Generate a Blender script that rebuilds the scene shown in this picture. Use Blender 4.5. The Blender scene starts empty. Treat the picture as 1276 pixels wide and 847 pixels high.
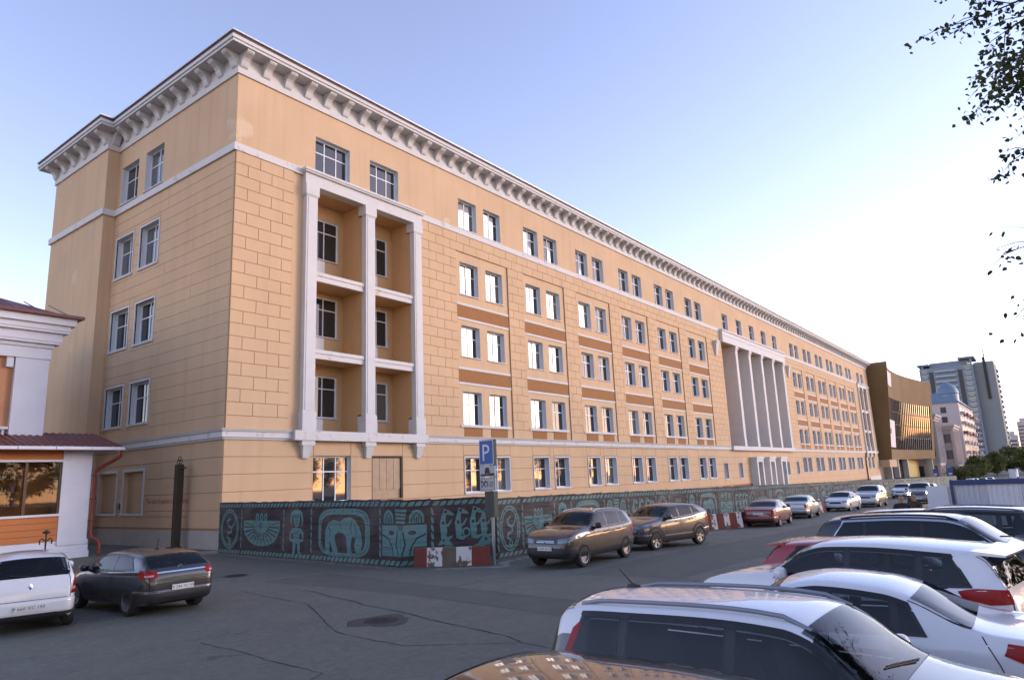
import bpy, bmesh, math, random
import numpy as np
from mathutils import Vector, Matrix
from mathutils.bvhtree import BVHTree
scene = bpy.context.scene
COL = scene.collection
R = math.radians
rnd = random.Random(7)

# ------------------------------------------------------------------ camera, sky, sun, exposure
CAM = Vector((-18.701, -32.100, 2.70))
def look_axes(yaw, pitch, roll):
    f = Vector((math.cos(yaw)*math.cos(pitch), math.sin(yaw)*math.cos(pitch), math.sin(pitch)))
    r = Vector((math.sin(yaw), -math.cos(yaw), 0)); u = r.cross(f)
    return r*math.cos(roll)+u*math.sin(roll), -r*math.sin(roll)+u*math.cos(roll), f
cr, cu, cf = look_axes(R(37.009), R(11.391), R(-2.389))
cam_data = bpy.data.cameras.new('camera'); cam = bpy.data.objects.new('camera', cam_data); COL.objects.link(cam)
M = Matrix.Identity(4)
for i in range(3):
    M[i][0], M[i][1], M[i][2], M[i][3] = cr[i], cu[i], -cf[i], CAM[i]
cam.matrix_world = M
cam_data.sensor_width = 36.0; cam_data.lens = 863.11/1276*36.0
cam_data.clip_start = 0.1; cam_data.clip_end = 6000
scene.camera = cam

SUN_YAW, SUN_EL = R(-42), R(12)            # direction towards the sun, measured from +x
world = bpy.data.worlds.new('World'); scene.world = world; world.use_nodes = True
wn = world.node_tree.nodes; wl = world.node_tree.links
sky = wn.new('ShaderNodeTexSky'); sky.sky_type = 'NISHITA'; sky.sun_disc = False
sky.sun_elevation = SUN_EL; sky.sun_rotation = R(90)-SUN_YAW
sky.altitude = 100; sky.air_density = 1.0; sky.dust_density = 0.25; sky.ozone_density = 2.6
bg = wn['Background']; bg.inputs['Strength'].default_value = 0.15
wb_ = wn.new('ShaderNodeMix'); wb_.data_type = 'RGBA'; wb_.blend_type = 'MULTIPLY'; wb_.inputs['Factor'].default_value = 1.0
wb_.inputs[7].default_value = (1.50, 1.01, .96, 1)      # white balance of the evening sky
wl.new(sky.outputs['Color'], wb_.inputs[6]); wl.new(wb_.outputs[2], bg.inputs['Color'])

sd = bpy.data.lights.new('sun', 'SUN'); sd.energy = 0.5; sd.angle = R(20); sd.color = (1.0, 0.93, 0.86)
sun = bpy.data.objects.new('sun', sd); COL.objects.link(sun)
sdir = Vector((math.cos(SUN_YAW)*math.cos(SUN_EL), math.sin(SUN_YAW)*math.cos(SUN_EL), math.sin(SUN_EL)))
sun.rotation_euler = sdir.to_track_quat('Z', 'Y').to_euler(); sun.location = (40, -60, 60)

scene.view_settings.view_transform = 'Standard'; scene.view_settings.look = 'None'
scene.view_settings.gamma = 1.0; scene.view_settings.use_curve_mapping = False
scene.view_settings.exposure = 1.62

# ------------------------------------------------------------------ helpers
def tag(o, label=None, cat=None, group=None, kind=None):
    if label: o['label'] = label
    if cat: o['category'] = cat
    if group: o['group'] = group
    if kind: o['kind'] = kind
    return o
def empty(name, loc=(0,0,0), rz=0, label=None, cat=None, group=None):
    o = bpy.data.objects.new(name, None); COL.objects.link(o)
    o.location = loc; o.rotation_euler = (0,0,rz); o.empty_display_size = .3
    return tag(o, label, cat, group)
def link(name, me, parent=None, loc=None, rot=None, scale=None):
    o = bpy.data.objects.new(name, me); COL.objects.link(o)
    if parent: o.parent = parent
    if loc is not None: o.location = loc
    if rot is not None: o.rotation_euler = rot
    if scale is not None: o.scale = scale
    return o
def copy_tree(o, parent=None):
    c = o.copy(); COL.objects.link(c); c.parent = parent
    for ch in o.children: copy_tree(ch, c)
    return c

class MB:
    def __init__(s): s.v=[]; s.f=[]; s.m=[]
    def add(s, vs, fs, mat=0):
        n=len(s.v); s.v += [tuple(p) for p in vs]
        for f in fs: s.f.append(tuple(i+n for i in f)); s.m.append(mat)
        return s
    def box(s, x0,x1,y0,y1,z0,z1, mat=0):
        if x0>x1: x0,x1=x1,x0
        if y0>y1: y0,y1=y1,y0
        if z0>z1: z0,z1=z1,z0
        vs=[(x0,y0,z0),(x1,y0,z0),(x1,y1,z0),(x0,y1,z0),(x0,y0,z1),(x1,y0,z1),(x1,y1,z1),(x0,y1,z1)]
        return s.add(vs,[(0,3,2,1),(4,5,6,7),(0,1,5,4),(1,2,6,5),(2,3,7,6),(3,0,4,7)],mat)
    def hexa(s, b, t, mat=0):      # bottom 4 + top 4 points
        return s.add(list(b)+list(t),[(0,3,2,1),(4,5,6,7),(0,1,5,4),(1,2,6,5),(2,3,7,6),(3,0,4,7)],mat)
    def prism(s, poly, z0, z1, mat=0, axis='z'):
        n=len(poly)
        def P(a,b,h): return (a,b,h) if axis=='z' else ((a,h,b) if axis=='y' else (h,a,b))
        vs=[P(a,b,z0) for a,b in poly]+[P(a,b,z1) for a,b in poly]
        fs=[tuple(range(n-1,-1,-1)),tuple(range(n,2*n))]+[(i,(i+1)%n,n+(i+1)%n,n+i) for i in range(n)]
        return s.add(vs,fs,mat)
    def tube(s, path, r, n=8, mat=0, caps=True):
        path=[Vector(p) for p in path]; rs = r if isinstance(r,(list,tuple)) else [r]*len(path)
        base=len(s.v); up=Vector((0,0,1))
        prev=None
        for i,p in enumerate(path):
            d=(path[min(i+1,len(path)-1)]-path[max(i-1,0)]).normalized()
            if prev is None:
                a=up if abs(d.z)<.9 else Vector((1,0,0)); x=d.cross(a).normalized()
            else:
                x=(prev-d*prev.dot(d)).normalized()
            prev=x; y=d.cross(x)
            for k in range(n):
                t=2*math.pi*k/n; s.v.append(tuple(p+(x*math.cos(t)+y*math.sin(t))*rs[i]))
        for i in range(len(path)-1):
            for k in range(n):
                a=base+i*n+k; b=base+i*n+(k+1)%n; s.f.append((a,b,b+n,a+n)); s.m.append(mat)
        if caps:
            s.f.append(tuple(base+k for k in range(n-1,-1,-1))); s.m.append(mat)
            e=base+(len(path)-1)*n; s.f.append(tuple(e+k for k in range(n))); s.m.append(mat)
        return s
    def lathe(s, prof, n=24, mat=0, axis='z', c=(0,0,0)):
        base=len(s.v)
        for r,h in prof:
            for k in range(n):
                t=2*math.pi*k/n; a,b=r*math.cos(t),r*math.sin(t)
                p=(a,b,h) if axis=='z' else ((a,h,b) if axis=='y' else (h,a,b))
                s.v.append((p[0]+c[0],p[1]+c[1],p[2]+c[2]))
        for i in range(len(prof)-1):
            for k in range(n):
                a=base+i*n+k; b=base+i*n+(k+1)%n; s.f.append((a,b,b+n,a+n)); s.m.append(mat)
        return s
    def mesh(s, name, mats, smooth=False, fix=True, angle=35):
        me=bpy.data.meshes.new(name); me.from_pydata(s.v,[],s.f)
        if not isinstance(mats,(list,tuple)): mats=[mats]
        for m in mats: me.materials.append(m)
        if any(s.m): me.polygons.foreach_set('material_index', s.m)
        if fix:
            bm=bmesh.new(); bm.from_mesh(me); bmesh.ops.recalc_face_normals(bm, faces=bm.faces); bm.to_mesh(me); bm.free()
        if smooth:
            me.polygons.foreach_set('use_smooth',[True]*len(me.polygons)); me.set_sharp_from_angle(angle=R(angle))
        me.update(); return me
    def build(s, name, mats, parent=None, smooth=False, loc=None, rot=None, fix=True, angle=35):
        return link(name, s.mesh(name,mats,smooth,fix,angle), parent, loc, rot)

# ------------------------------------------------------------------ materials
MATS={}
def nmat(name):
    m=bpy.data.materials.new(name); m.use_nodes=True; MATS[name]=m
    return m, m.node_tree.nodes, m.node_tree.links, m.node_tree.nodes['Principled BSDF']
def pmat(name, col, rough=.6, metal=0., spec=.5, coat=0., coat_r=.03, ior=1.5, var=0., vscale=3., bump=0., bscale=40., rvar=0., coords='Object', emit=None, estr=0., detail=4, col2=None, thr=None):
    m,n,l,b=nmat(name)
    b.inputs['Base Color'].default_value=(*col,1); b.inputs['Roughness'].default_value=rough; b.inputs['Metallic'].default_value=metal
    b.inputs['Specular IOR Level'].default_value=spec; b.inputs['Coat Weight'].default_value=coat; b.inputs['Coat Roughness'].default_value=coat_r; b.inputs['IOR'].default_value=ior
    if emit: b.inputs['Emission Color'].default_value=(*emit,1); b.inputs['Emission Strength'].default_value=estr
    if var or bump or rvar or col2:
        tc=n.new('ShaderNodeTexCoord')
        src=tc.outputs['Object']
        if coords=='World': g=n.new('ShaderNodeNewGeometry'); src=g.outputs['Position']
    if var or rvar or col2:
        t=n.new('ShaderNodeTexNoise'); t.inputs['Scale'].default_value=vscale; t.inputs['Detail'].default_value=detail; t.inputs['Roughness'].default_value=.6; l.new(src,t.inputs['Vector'])
        if var or col2:
            mx=n.new('ShaderNodeMix'); mx.data_type='RGBA'
            if thr:
                rp=n.new('ShaderNodeMapRange'); rp.inputs[1].default_value=thr; rp.inputs[2].default_value=thr+.04; l.new(t.outputs['Fac'],rp.inputs[0]); l.new(rp.outputs[0],mx.inputs['Factor'])
            else: l.new(t.outputs['Fac'],mx.inputs['Factor'])
            c2=col2 if col2 else tuple(min(1,c*(1+var)) for c in col)
            c1=col if (col2) else tuple(c*(1-var) for c in col)
            mx.inputs[6].default_value=(*c1,1); mx.inputs[7].default_value=(*c2,1); l.new(mx.outputs[2],b.inputs['Base Color'])
        if rvar:
            mr=n.new('ShaderNodeMapRange'); mr.inputs[3].default_value=max(0,rough-rvar); mr.inputs[4].default_value=min(1,rough+rvar); l.new(t.outputs['Fac'],mr.inputs[0]); l.new(mr.outputs[0],b.inputs['Roughness'])
    if bump:
        t2=n.new('ShaderNodeTexNoise'); t2.inputs['Scale'].default_value=bscale; t2.inputs['Detail'].default_value=5; l.new(src,t2.inputs['Vector'])
        bp=n.new('ShaderNodeBump'); bp.inputs['Strength'].default_value=bump; bp.inputs['Distance'].default_value=.02; l.new(t2.outputs['Fac'],bp.inputs['Height']); l.new(bp.outputs['Normal'],b.inputs['Normal'])
    return m

def stucco(name, col, patch=None, patch_thr=.66, streak=.24):
    """painted render: soft blotches, faint vertical rain streaks, pale repaired spots"""
    m,n,l,b=nmat(name); b.inputs['Roughness'].default_value=.85; b.inputs['Specular IOR Level'].default_value=.25
    g=n.new('ShaderNodeNewGeometry')
    t=n.new('ShaderNodeTexNoise'); t.inputs['Scale'].default_value=.35; t.inputs['Detail'].default_value=6; l.new(g.outputs['Position'],t.inputs['Vector'])
    mp=n.new('ShaderNodeMapping'); mp.inputs['Scale'].default_value=(1.6,1.6,.12); l.new(g.outputs['Position'],mp.inputs['Vector'])
    st=n.new('ShaderNodeTexNoise'); st.inputs['Scale'].default_value=1.0; st.inputs['Detail'].default_value=5; l.new(mp.outputs[0],st.inputs['Vector'])
    mx=n.new('ShaderNodeMix'); mx.data_type='RGBA'; mx.inputs[6].default_value=(*[c*.86 for c in col],1); mx.inputs[7].default_value=(*[min(1,c*1.11) for c in col],1); l.new(t.outputs['Fac'],mx.inputs['Factor'])
    mr=n.new('ShaderNodeMapRange'); mr.inputs[1].default_value=.5; mr.inputs[2].default_value=.75; mr.inputs[3].default_value=0; mr.inputs[4].default_value=streak; l.new(st.outputs['Fac'],mr.inputs[0])
    m2=n.new('ShaderNodeMix'); m2.data_type='RGBA'; m2.inputs[7].default_value=(*[c*.55 for c in col],1); l.new(mr.outputs[0],m2.inputs['Factor']); l.new(mx.outputs[2],m2.inputs[6])
    out=m2.outputs[2]
    if patch:
        p=n.new('ShaderNodeTexNoise'); p.inputs['Scale'].default_value=.42; p.inputs['Detail'].default_value=7; p.inputs['Roughness'].default_value=.62
        mo=n.new('ShaderNodeMapping'); mo.inputs['Location'].default_value=(3.1,0,8.2); l.new(g.outputs['Position'],mo.inputs['Vector']); l.new(mo.outputs[0],p.inputs['Vector'])
        r2=n.new('ShaderNodeMapRange'); r2.inputs[1].default_value=patch_thr; r2.inputs[2].default_value=patch_thr+.05; r2.inputs[4].default_value=.65; l.new(p.outputs['Fac'],r2.inputs[0])
        m3=n.new('ShaderNodeMix'); m3.data_type='RGBA'; m3.inputs[7].default_value=(*patch,1); l.new(r2.outputs[0],m3.inputs['Factor']); l.new(out,m3.inputs[6]); out=m3.outputs[2]
    l.new(out,b.inputs['Base Color'])
    f=n.new('ShaderNodeTexNoise'); f.inputs['Scale'].default_value=14; f.inputs['Detail'].default_value=6; l.new(g.outputs['Position'],f.inputs['Vector'])
    bp=n.new('ShaderNodeBump'); bp.inputs['Strength'].default_value=.25; bp.inputs['Distance'].default_value=.03; l.new(f.outputs['Fac'],bp.inputs['Height']); l.new(bp.outputs['Normal'],b.inputs['Normal'])
    return m

OCHRE=(.62,.432,.268)
m_wall=stucco('ochre_stucco',OCHRE,patch=(.68,.54,.38),patch_thr=.635)
m_block=stucco('ochre_block',(.615,.424,.258),streak=.18)
m_joint=pmat('joint_dirt_shade',(.36,.215,.115),.95,var=.25,vscale=6,coords='World')  # brown holds both the joint dirt and the shade of the recess
m_loggia=stucco('ochre_bounce_tint',(.56,.365,.185),streak=.15)  # ochre shifted darker and oranger for light bounced between recess walls
m_white=pmat('white_trim',(.60,.59,.585),.75,var=.10,vscale=1.3,bump=.15,bscale=20,coords='World')
m_whited=pmat('white_trim_worn',(.62,.60,.59),.8,col2=(.52,.48,.43),thr=.58,vscale=2.2,detail=8,coords='World')
m_reveal=pmat('reveal_paint',(.66,.68,.72),.7,var=.08,vscale=2,coords='World')
m_brown=pmat('spandrel_brown',(.31,.135,.04),.85,var=.35,vscale=9,bump=.4,bscale=18,coords='World')
m_plinth=pmat('plinth_grey',(.42,.39,.35),.9,var=.2,vscale=1.5,bump=.3,coords='World')
m_plinthb=pmat('plinth_brown',(.20,.085,.055),.9,col2=(.50,.45,.40),thr=.60,vscale=.9,detail=8,coords='World')
m_frame=pmat('window_frame_white',(.72,.73,.75),.45)
m_pane=pmat('window_pane',(.020,.026,.030),.03,spec=.5,ior=1.72)
m_pane2=pmat('window_pane_curtained',(.10,.105,.10),.03,spec=.5,ior=1.7)
m_fascia=pmat('roof_shadow_brown',(.10,.055,.045),.7,var=.4,vscale=2,coords='World')  # shadow line below the roof edge, put into a dark brown colour
m_gutter=pmat('roof_edge_tin',(.62,.63,.66),.4,metal=.3,var=.1,coords='World')
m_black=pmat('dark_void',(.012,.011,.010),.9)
m_metal_dark=pmat('dark_metal',(.045,.045,.04),.55,metal=.4,var=.3,vscale=8)
m_galv=pmat('galvanised',(.34,.36,.37),.5,metal=.6,var=.15,vscale=10)
m_rust=pmat('rusty_iron',(.035,.025,.015),.85,col2=(.075,.055,.03),vscale=12,bump=.4)

def zg(x): return -0.0155*min(max(0.0,x-3.0),220.0)
# ------------------------------------------------------------------ ground
def asphalt():
    m,n,l,b=nmat('asphalt'); g=n.new('ShaderNodeNewGeometry'); pos=g.outputs['Position']
    def noise(sc,det=5,ro=.6):
        t=n.new('ShaderNodeTexNoise'); t.inputs['Scale'].default_value=sc; t.inputs['Detail'].default_value=det; t.inputs['Roughness'].default_value=ro; l.new(pos,t.inputs['Vector']); return t.outputs['Fac']
    def mix(fac,a,c):
        mx=n.new('ShaderNodeMix'); mx.data_type='RGBA'; l.new(fac,mx.inputs['Factor'])
        for i,q in ((6,a),(7,c)):
            if isinstance(q,tuple): mx.inputs[i].default_value=(*q,1)
            else: l.new(q,mx.inputs[i])
        return mx.outputs[2]
    def rng(f,a,c,lo=0,hi=1):
        mr=n.new('ShaderNodeMapRange'); mr.inputs[1].default_value=a; mr.inputs[2].default_value=c; mr.inputs[3].default_value=lo; mr.inputs[4].default_value=hi; l.new(f,mr.inputs[0]); return mr.outputs[0]
    c=mix(noise(.18,8,.65),(.118,.120,.096),(.190,.190,.158))
    c=mix(rng(noise(6,8,.75),.38,.62,0,.55),c,(.060,.062,.052)); c=mix(rng(noise(9,6,.7),.56,.70,0,.5),c,(.24,.24,.205))
    vo=n.new('ShaderNodeTexVoronoi'); vo.feature='DISTANCE_TO_EDGE'; vo.inputs['Scale'].default_value=1.7; wz=n.new('ShaderNodeVectorMath'); wz.operation='ADD'; nz=n.new('ShaderNodeTexNoise'); nz.inputs['Scale'].default_value=3; l.new(pos,nz.inputs['Vector']); sc_=n.new('ShaderNodeVectorMath'); sc_.operation='SCALE'; sc_.inputs['Scale'].default_value=.35; l.new(nz.outputs['Color'],sc_.inputs[0]); l.new(pos,wz.inputs[0]); l.new(sc_.outputs[0],wz.inputs[1]); l.new(wz.outputs[0],vo.inputs['Vector'])
    ck=rng(vo.outputs['Distance'],.006,.016,1,0); ms_=rng(noise(.22,3,.5),.55,.62,0,.8); mu_=n.new('ShaderNodeMath'); mu_.operation='MULTIPLY'; l.new(ck,mu_.inputs[0]); l.new(ms_,mu_.inputs[1]); c=mix(mu_.outputs[0],c,(.016,.016,.015))
    c=mix(rng(noise(1.3,8,.7),.45,.75,0,.5),c,(.072,.075,.064))
    c=mix(rng(noise(26,4,.7),.40,.70,0,.55),c,(.050,.053,.047)); c=mix(rng(noise(75,3,.6),.52,.72,0,.75),c,(.24,.235,.22))        # stone chips
    c=mix(rng(noise(.55,6,.6),.66,.70,0,.5),c,(.030,.030,.031))      # oil and damp stains
    c=mix(rng(noise(.33,9,.7),.62,.72,0,.35),c,(.20,.195,.17))      # dust
    l.new(c,b.inputs['Base Color'])
    l.new(rng(noise(.6,6,.6),.3,.8,.62,.9),b.inputs['Roughness']); b.inputs['Specular IOR Level'].default_value=.4
    bp=n.new('ShaderNodeBump'); bp.inputs['Strength'].default_value=.55; bp.inputs['Distance'].default_value=.012; l.new(noise(70,4,.6),bp.inputs['Height'])
    b2=n.new('ShaderNodeBump'); b2.inputs['Strength'].default_value=.4; b2.inputs['Distance'].default_value=.05; l.new(noise(1.1,4,.5),b2.inputs['Height']); l.new(b2.outputs[0],bp.inputs['Normal']); l.new(bp.outputs[0],b.inputs['Normal'])
    return m
m_asphalt=asphalt()
m_patch=pmat('asphalt_patch_dark',(.088,.090,.076),.8,var=.35,vscale=1.2,bump=.5,bscale=60,coords='World',detail=8)
m_crack=pmat('crack_black',(.012,.012,.012),.95)
mb=MB(); xs=[-900,-60,-20,3]+[3+22*i for i in range(1,11)]+[400,800,4500]; ys=[-1500,-60,-33,-16,0,60,1500]
vs=[(x,y,zg(x)) for x in xs for y in ys]; ny=len(ys)
mb.add(vs,[(i*ny+j,(i+1)*ny+j,(i+1)*ny+j+1,i*ny+j+1) for i in range(len(xs)-1) for j in range(ny-1)])
ground=tag(mb.build('ground',m_asphalt,smooth=False),kind='structure')
def ribbon(mb,pts,w,z=.004,jit=.0,mat=0,sub=.18):
    P=[Vector((a,b,0)) for a,b in pts]; D=[]
    for i in range(len(P)-1):
        n=max(1,int((P[i+1]-P[i]).length/sub))
        for k in range(n): D.append(P[i].lerp(P[i+1],k/n))
    D.append(P[-1]); r=random.Random(3); vs=[]
    for i,p in enumerate(D):
        d=(D[min(i+1,len(D)-1)]-D[max(i-1,0)]).normalized(); nn=Vector((-d.y,d.x,0)); q=p+nn*r.uniform(-jit,jit); ww=w*r.uniform(.45,1.25)/2
        for s in (-1,1): e=q+nn*ww*s; vs.append((e.x,e.y,zg(e.x)+z))
    mb.add(vs,[(2*i,2*i+1,2*i+3,2*i+2) for i in range(len(D)-1)],mat)
C1=[(-6.55,-15.54),(-6.58,-16.09),(-6.93,-17.04),(-7.21,-18.51),(-7.43,-18.97),(-7.56,-20.01),(-7.77,-20.91),(-7.95,-21.48),(-8.15,-22.4),(-8.28,-23.04),(-8.42,-23.72),(-8.48,-24.03),(-8.73,-24.52)]
C2=[(-7.31,-13.65),(-7.7,-15.78),(-7.88,-17.48),(-8.73,-19.05),(-9.67,-20.78),(-9.79,-21.64),(-9.87,-22.88),(-9.41,-23.55),(-8.89,-24.35),(-8.77,-24.58),(-8.87,-25.36)]
C3=[(-3.87,-13.11),(-4.15,-15.16),(-4.44,-17.35),(-4.58,-19.1),(-4.63,-20.0),(-4.95,-23.26),(-5.4,-27)]
C4=[(-4.58,-19.1),(-2.93,-19.31),(-1.58,-19.55)]
C5=[(-11.48,-19.22),(-11.53,-20.73),(-11.65,-21.67),(-11.66,-22.4),(-11.7,-23.02),(-12.02,-23.17)]
C6=[(-5.97,-12.57),(-5.82,-15.99),(-5.96,-19.12),(-6.19,-21.33),(-6.59,-24.05),(-7.0,-27)]
for c,w in ((C1,.030),(C2,.020),(C3,.018),(C4,.018),(C5,.018)):
    mb=MB(); ribbon(mb,c,w,.006,.02); mb.build('asphalt_crack',m_crack,ground)
mb=MB(); a=C3; b=C6[::-1]; mb.add([(x,y,.003) for x,y in a+b],[tuple(range(len(a)+len(b)))]); mb.build('asphalt_patch',m_patch,ground)
mb=MB(); mb.add([(x,y,zg(x)+.003) for x,y in [(-1.4,-20.9),(3,-21.0),(12,-21.6),(30,-22.2),(30,-25.5),(12,-25.2),(3,-24.3),(-1.1,-24.0)]],[tuple(range(8))]); 
mb.v=[(x,y,zg(x)+.0035) for x,y,z in mb.v]; mb.build('asphalt_patch',m_patch,ground)
m_dust=pmat('road_dust',(.24,.235,.20),.95,var=.3,vscale=3,coords='World',detail=8)
for P_,w_ in (([(-1.9,-16.0),(-.6,-17.9),(.4,-17.0),(3,-17.0),(9,-17.3),(20,-17.6)],.30),([(-1.35,-1.9),(-1.8,-7),(-2.3,-14.4)],.16),([(3.5,-18.2),(9,-18.4),(16,-18.9)],.22)):
    mb=MB(); ribbon(mb,P_,w_,.0065,.10,sub=.22); mb.build('dust_drift',m_dust,ground)
m_iron=pmat('cast_iron',(.035,.034,.032),.65,metal=.5,var=.3,vscale=14,bump=.3)
def manhole(loc,label,r=.33):
    e=empty('manhole_cover',loc,0,label,'manhole','manhole covers in the asphalt')
    m=MB(); m.lathe([(r+.06,.002),(r+.06,.008),(r+.005,.010),(r+.005,.004)],32); m.build('rim',m_iron,e)
    m=MB(); m.lathe([(0.001,.0075),(r,.0075),(r,.003)],32)
    for i in range(-3,4):
        for j in range(-3,4):
            if math.hypot(i,j)*.085<r-.06: m.box(i*.085-.028,i*.085+.028,j*.085-.028,j*.085+.028,.007,.013)
    m.build('lid',m_iron,e)
manhole((-5.44,-10.41,0),'round iron manhole cover by the dark hatchback and the mural fence')
manhole((-8.52,-20.79,0),'sunken iron manhole cover between long asphalt cracks',.30)
m_patch2=pmat('tar_ring',(.044,.044,.043),.8,var=.3,vscale=5,coords='World')
mb=MB(); k=20; mb.add([(-8.52+(.62+.1*math.sin(3*t)+.06*math.sin(7*t))*math.cos(t),-20.79+(.62+.1*math.sin(3*t+1))*math.sin(t),.0045) for t in [2*math.pi*i/k for i in range(k)]],[tuple(range(k))]); mb.build('tar_patch',m_patch2,ground)

# ------------------------------------------------------------------ main building
LB=165.2; CB=LB/2; DEPTH=26
Z_LEDGE0,Z_LEDGE1,Z_STR0,Z_STR1,Z_TOP=5.24,5.75,20.58,21.0,25.14
FL=[(6.6,8.95),(11.45,13.75),(16.05,18.5)]; F5=(21.1,23.45); GF=(1.95,4.33)
bld=empty('office_building',(0,0,0),0,'long five storey ochre building with bracketed cornice and portico','building')
BX=[17.9+8.15*k for k in range(6)]; BAYS=BX+[LB-x-5.0 for x in BX][::-1]
def wall_grid(mb,u0,u1,v0,v1,holes,fmap,mat=0):
    us=sorted({u0,u1}|{h[i] for h in holes for i in (0,1) if u0<h[i]<u1}); vs=sorted({v0,v1}|{h[i] for h in holes for i in (2,3) if v0<h[i]<v1})
    for a,b in zip(us,us[1:]):
        run=None
        cells=[]
        for c,d in zip(vs,vs[1:]):
            cu_,cv=(a+b)/2,(c+d)/2
            inside=any(h[0]<cu_<h[1] and h[2]<cv<h[3] for h in holes)
            if inside: run=None
            elif run is None: run=[c,d]; cells.append(run)
            else: run[1]=d
        for c,d in cells: mb.add([fmap(a,c),fmap(b,c),fmap(b,d),fmap(a,d)],[(0,1,2,3)],mat)
fmapF=lambda d:(lambda u,v:(u,-d,v)); fmapG=lambda d:(lambda u,v:(-d,u,v))
# --- windows -------------------------------------------------------
WC={}; PC={}; SASH={}
def pane_mesh(w,h,mm=None):
    k=(round(w,2),round(h,2),mm)
    if k not in PC:
        m=MB(); m.box(-k[0]/2,k[0]/2,-.004,.004,-k[1]/2,k[1]/2); PC[k]=m.mesh('pane',mm or m_pane)
    return PC[k]
def win_layout(w,h,cols,ft):
    fr=.075; br=.065
    ux=[fr]; 
    for c in cols: ux+= [c*w-br/2, c*w+br/2]
    ux.append(w-fr); ux=[(ux[i],ux[i+1]) for i in range(0,len(ux),2)]
    vz=[(fr,h-fr)] if ft is None else [(fr,h*ft-br/2),(h*ft+br/2,h-fr)]
    return fr,br,ux,vz
def window_meshes(w,h,cols,ft,depth,surround):
    k=(round(w,2),round(h,2),cols,ft,depth,surround)
    if k in WC: return WC[k]
    fr,br,ux,vz=win_layout(w,h,cols,ft); y0=depth-.10; y1=depth
    m=MB(); m.box(0,fr,y0,y1,0,h); m.box(w-fr,w,y0,y1,0,h); m.box(fr,w-fr,y0,y1,0,fr); m.box(fr,w-fr,y0,y1,h-fr,h)
    for c in cols: m.box(c*w-br/2,c*w+br/2,y0+.012,y1,fr,h-fr)
    if ft: 
        for a,b in ux: m.box(a,b,y0+.02,y1,h*ft-br/2,h*ft+br/2)
    fm=m.mesh('window_frame',m_frame)
    g=MB()
    for a,b in ux:
        for c,d in vz: g.box(a,b,y0+.045,y0+.053,c,d)
    gm=g.mesh('glass',m_pane)
    r=MB(); t=.004
    r.add([(0,-.002,0),(0,depth,0),(0,depth,h),(0,-.002,h)],[(0,1,2,3)]); r.add([(w,-.002,0),(w,depth,0),(w,depth,h),(w,-.002,h)],[(3,2,1,0)])
    r.add([(0,-.002,h),(w,-.002,h),(w,depth,h),(0,depth,h)],[(0,1,2,3)]); r.add([(0,-.002,0),(w,-.002,0),(w,depth,0),(0,depth,0)],[(3,2,1,0)])
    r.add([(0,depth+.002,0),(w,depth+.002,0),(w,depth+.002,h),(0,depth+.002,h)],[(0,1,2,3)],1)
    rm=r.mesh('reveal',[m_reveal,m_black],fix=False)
    s=MB(); s.box(-.06,w+.06,-.10,.10,-.05,.012)
    if surround:
        sw=.10; s.box(-sw,.0,-.055,.06,-.02,h+sw); s.box(w,w+sw,-.055,.06,-.02,h+sw); s.box(0,w,-.055,.06,h,h+sw); s.box(-sw-.02,w+sw+.02,-.09,.06,-.12,-.05)
    sm=s.mesh('surround' if surround else 'sill',m_white)
    WC[k]=(fm,gm,rm,sm); return WC[k]
wr=random.Random(11)
def window(u0,u1,v0,v1,face='F',cols=(.5,),ft=.64,depth=.42,surround=False,near=False,plane=0.,name='window',parent=None):
    w,h=u1-u0,v1-v0; fm,gm,rm,sm=window_meshes(w,h,cols,ft,depth,surround)
    loc,rz=((u0,plane,v0),0) if face=='F' else ((plane,u1,v0),-math.pi/2)
    o=link(name,fm,parent or bld,loc,(0,0,rz))
    if near:
        fr,br,ux,vz=win_layout(w,h,cols,ft); cur=wr.random()<.28
        for a,b in ux:
            ta=wr.gauss(0,.010); mm_=m_pane2 if cur else None
            for c,d in vz: link('pane',pane_mesh(b-a,d-c,mm_),o,((a+b)/2,depth-.05,(c+d)/2),(wr.gauss(0,.004),0,ta))
    else: link('pane',gm,o,(0,0,0),(wr.gauss(0,.002),0,wr.gauss(0,.003)))
    link('reveal',rm,o); link('surround' if surround else 'sill',sm,o)
    if near and surround and face=='F' and wr.random()<.75:      # vent sash tilted open
        fr,br,ux,vz=win_layout(w,h,cols,ft); a,b=ux[0]; c_,d_=vz[0]; k=(round(b-a,2),round(d_-c_,2))
        if k not in SASH:
            q=MB(); W_,H_=k; q.box(0,W_,-.02,.02,0,.05); q.box(0,W_,-.02,.02,H_-.05,H_); q.box(0,.05,-.02,.02,.05,H_-.05); q.box(W_-.05,W_,-.02,.02,.05,H_-.05); SASH[k]=q.mesh('open_sash',m_frame)
        link('open_sash',SASH[k],o,(a+.02,depth-.16,c_),(R(-1),R(5.5),R(14)))
    return o
holesU=[]; holesG=[]
NEAR=45
gfw=[]
for x0 in BAYS:
    for dx in (0,2.95):
        a,b=x0+dx,x0+dx+2.05
        for z0,z1 in FL+[F5]: holesU.append((a,b,z0,z1)); window(a,b,z0,z1,near=a<NEAR)
        holesG.append((a,b,*GF)); window(a,b,*GF,surround=True,near=a<NEAR)
LOG=[(5.12,8.70),(9.52,12.88)]
def mir(a,b): return LB-b,LB-a
for k,(a,b) in enumerate(((5.13,7.73),(9.36,11.85))):
    for s in (0,1):
        u=(a,b) if s==0 else mir(a,b)
        holesU.append((*u,21.12,23.42)); window(*u,21.12,23.42,cols=(.34,.68) ,near=s==0)
holesG.append((5.3,7.9,1.9,4.43)); window(5.3,7.9,1.9,4.43,cols=(.33,.65),ft=.66,depth=.30,near=True)
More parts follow.
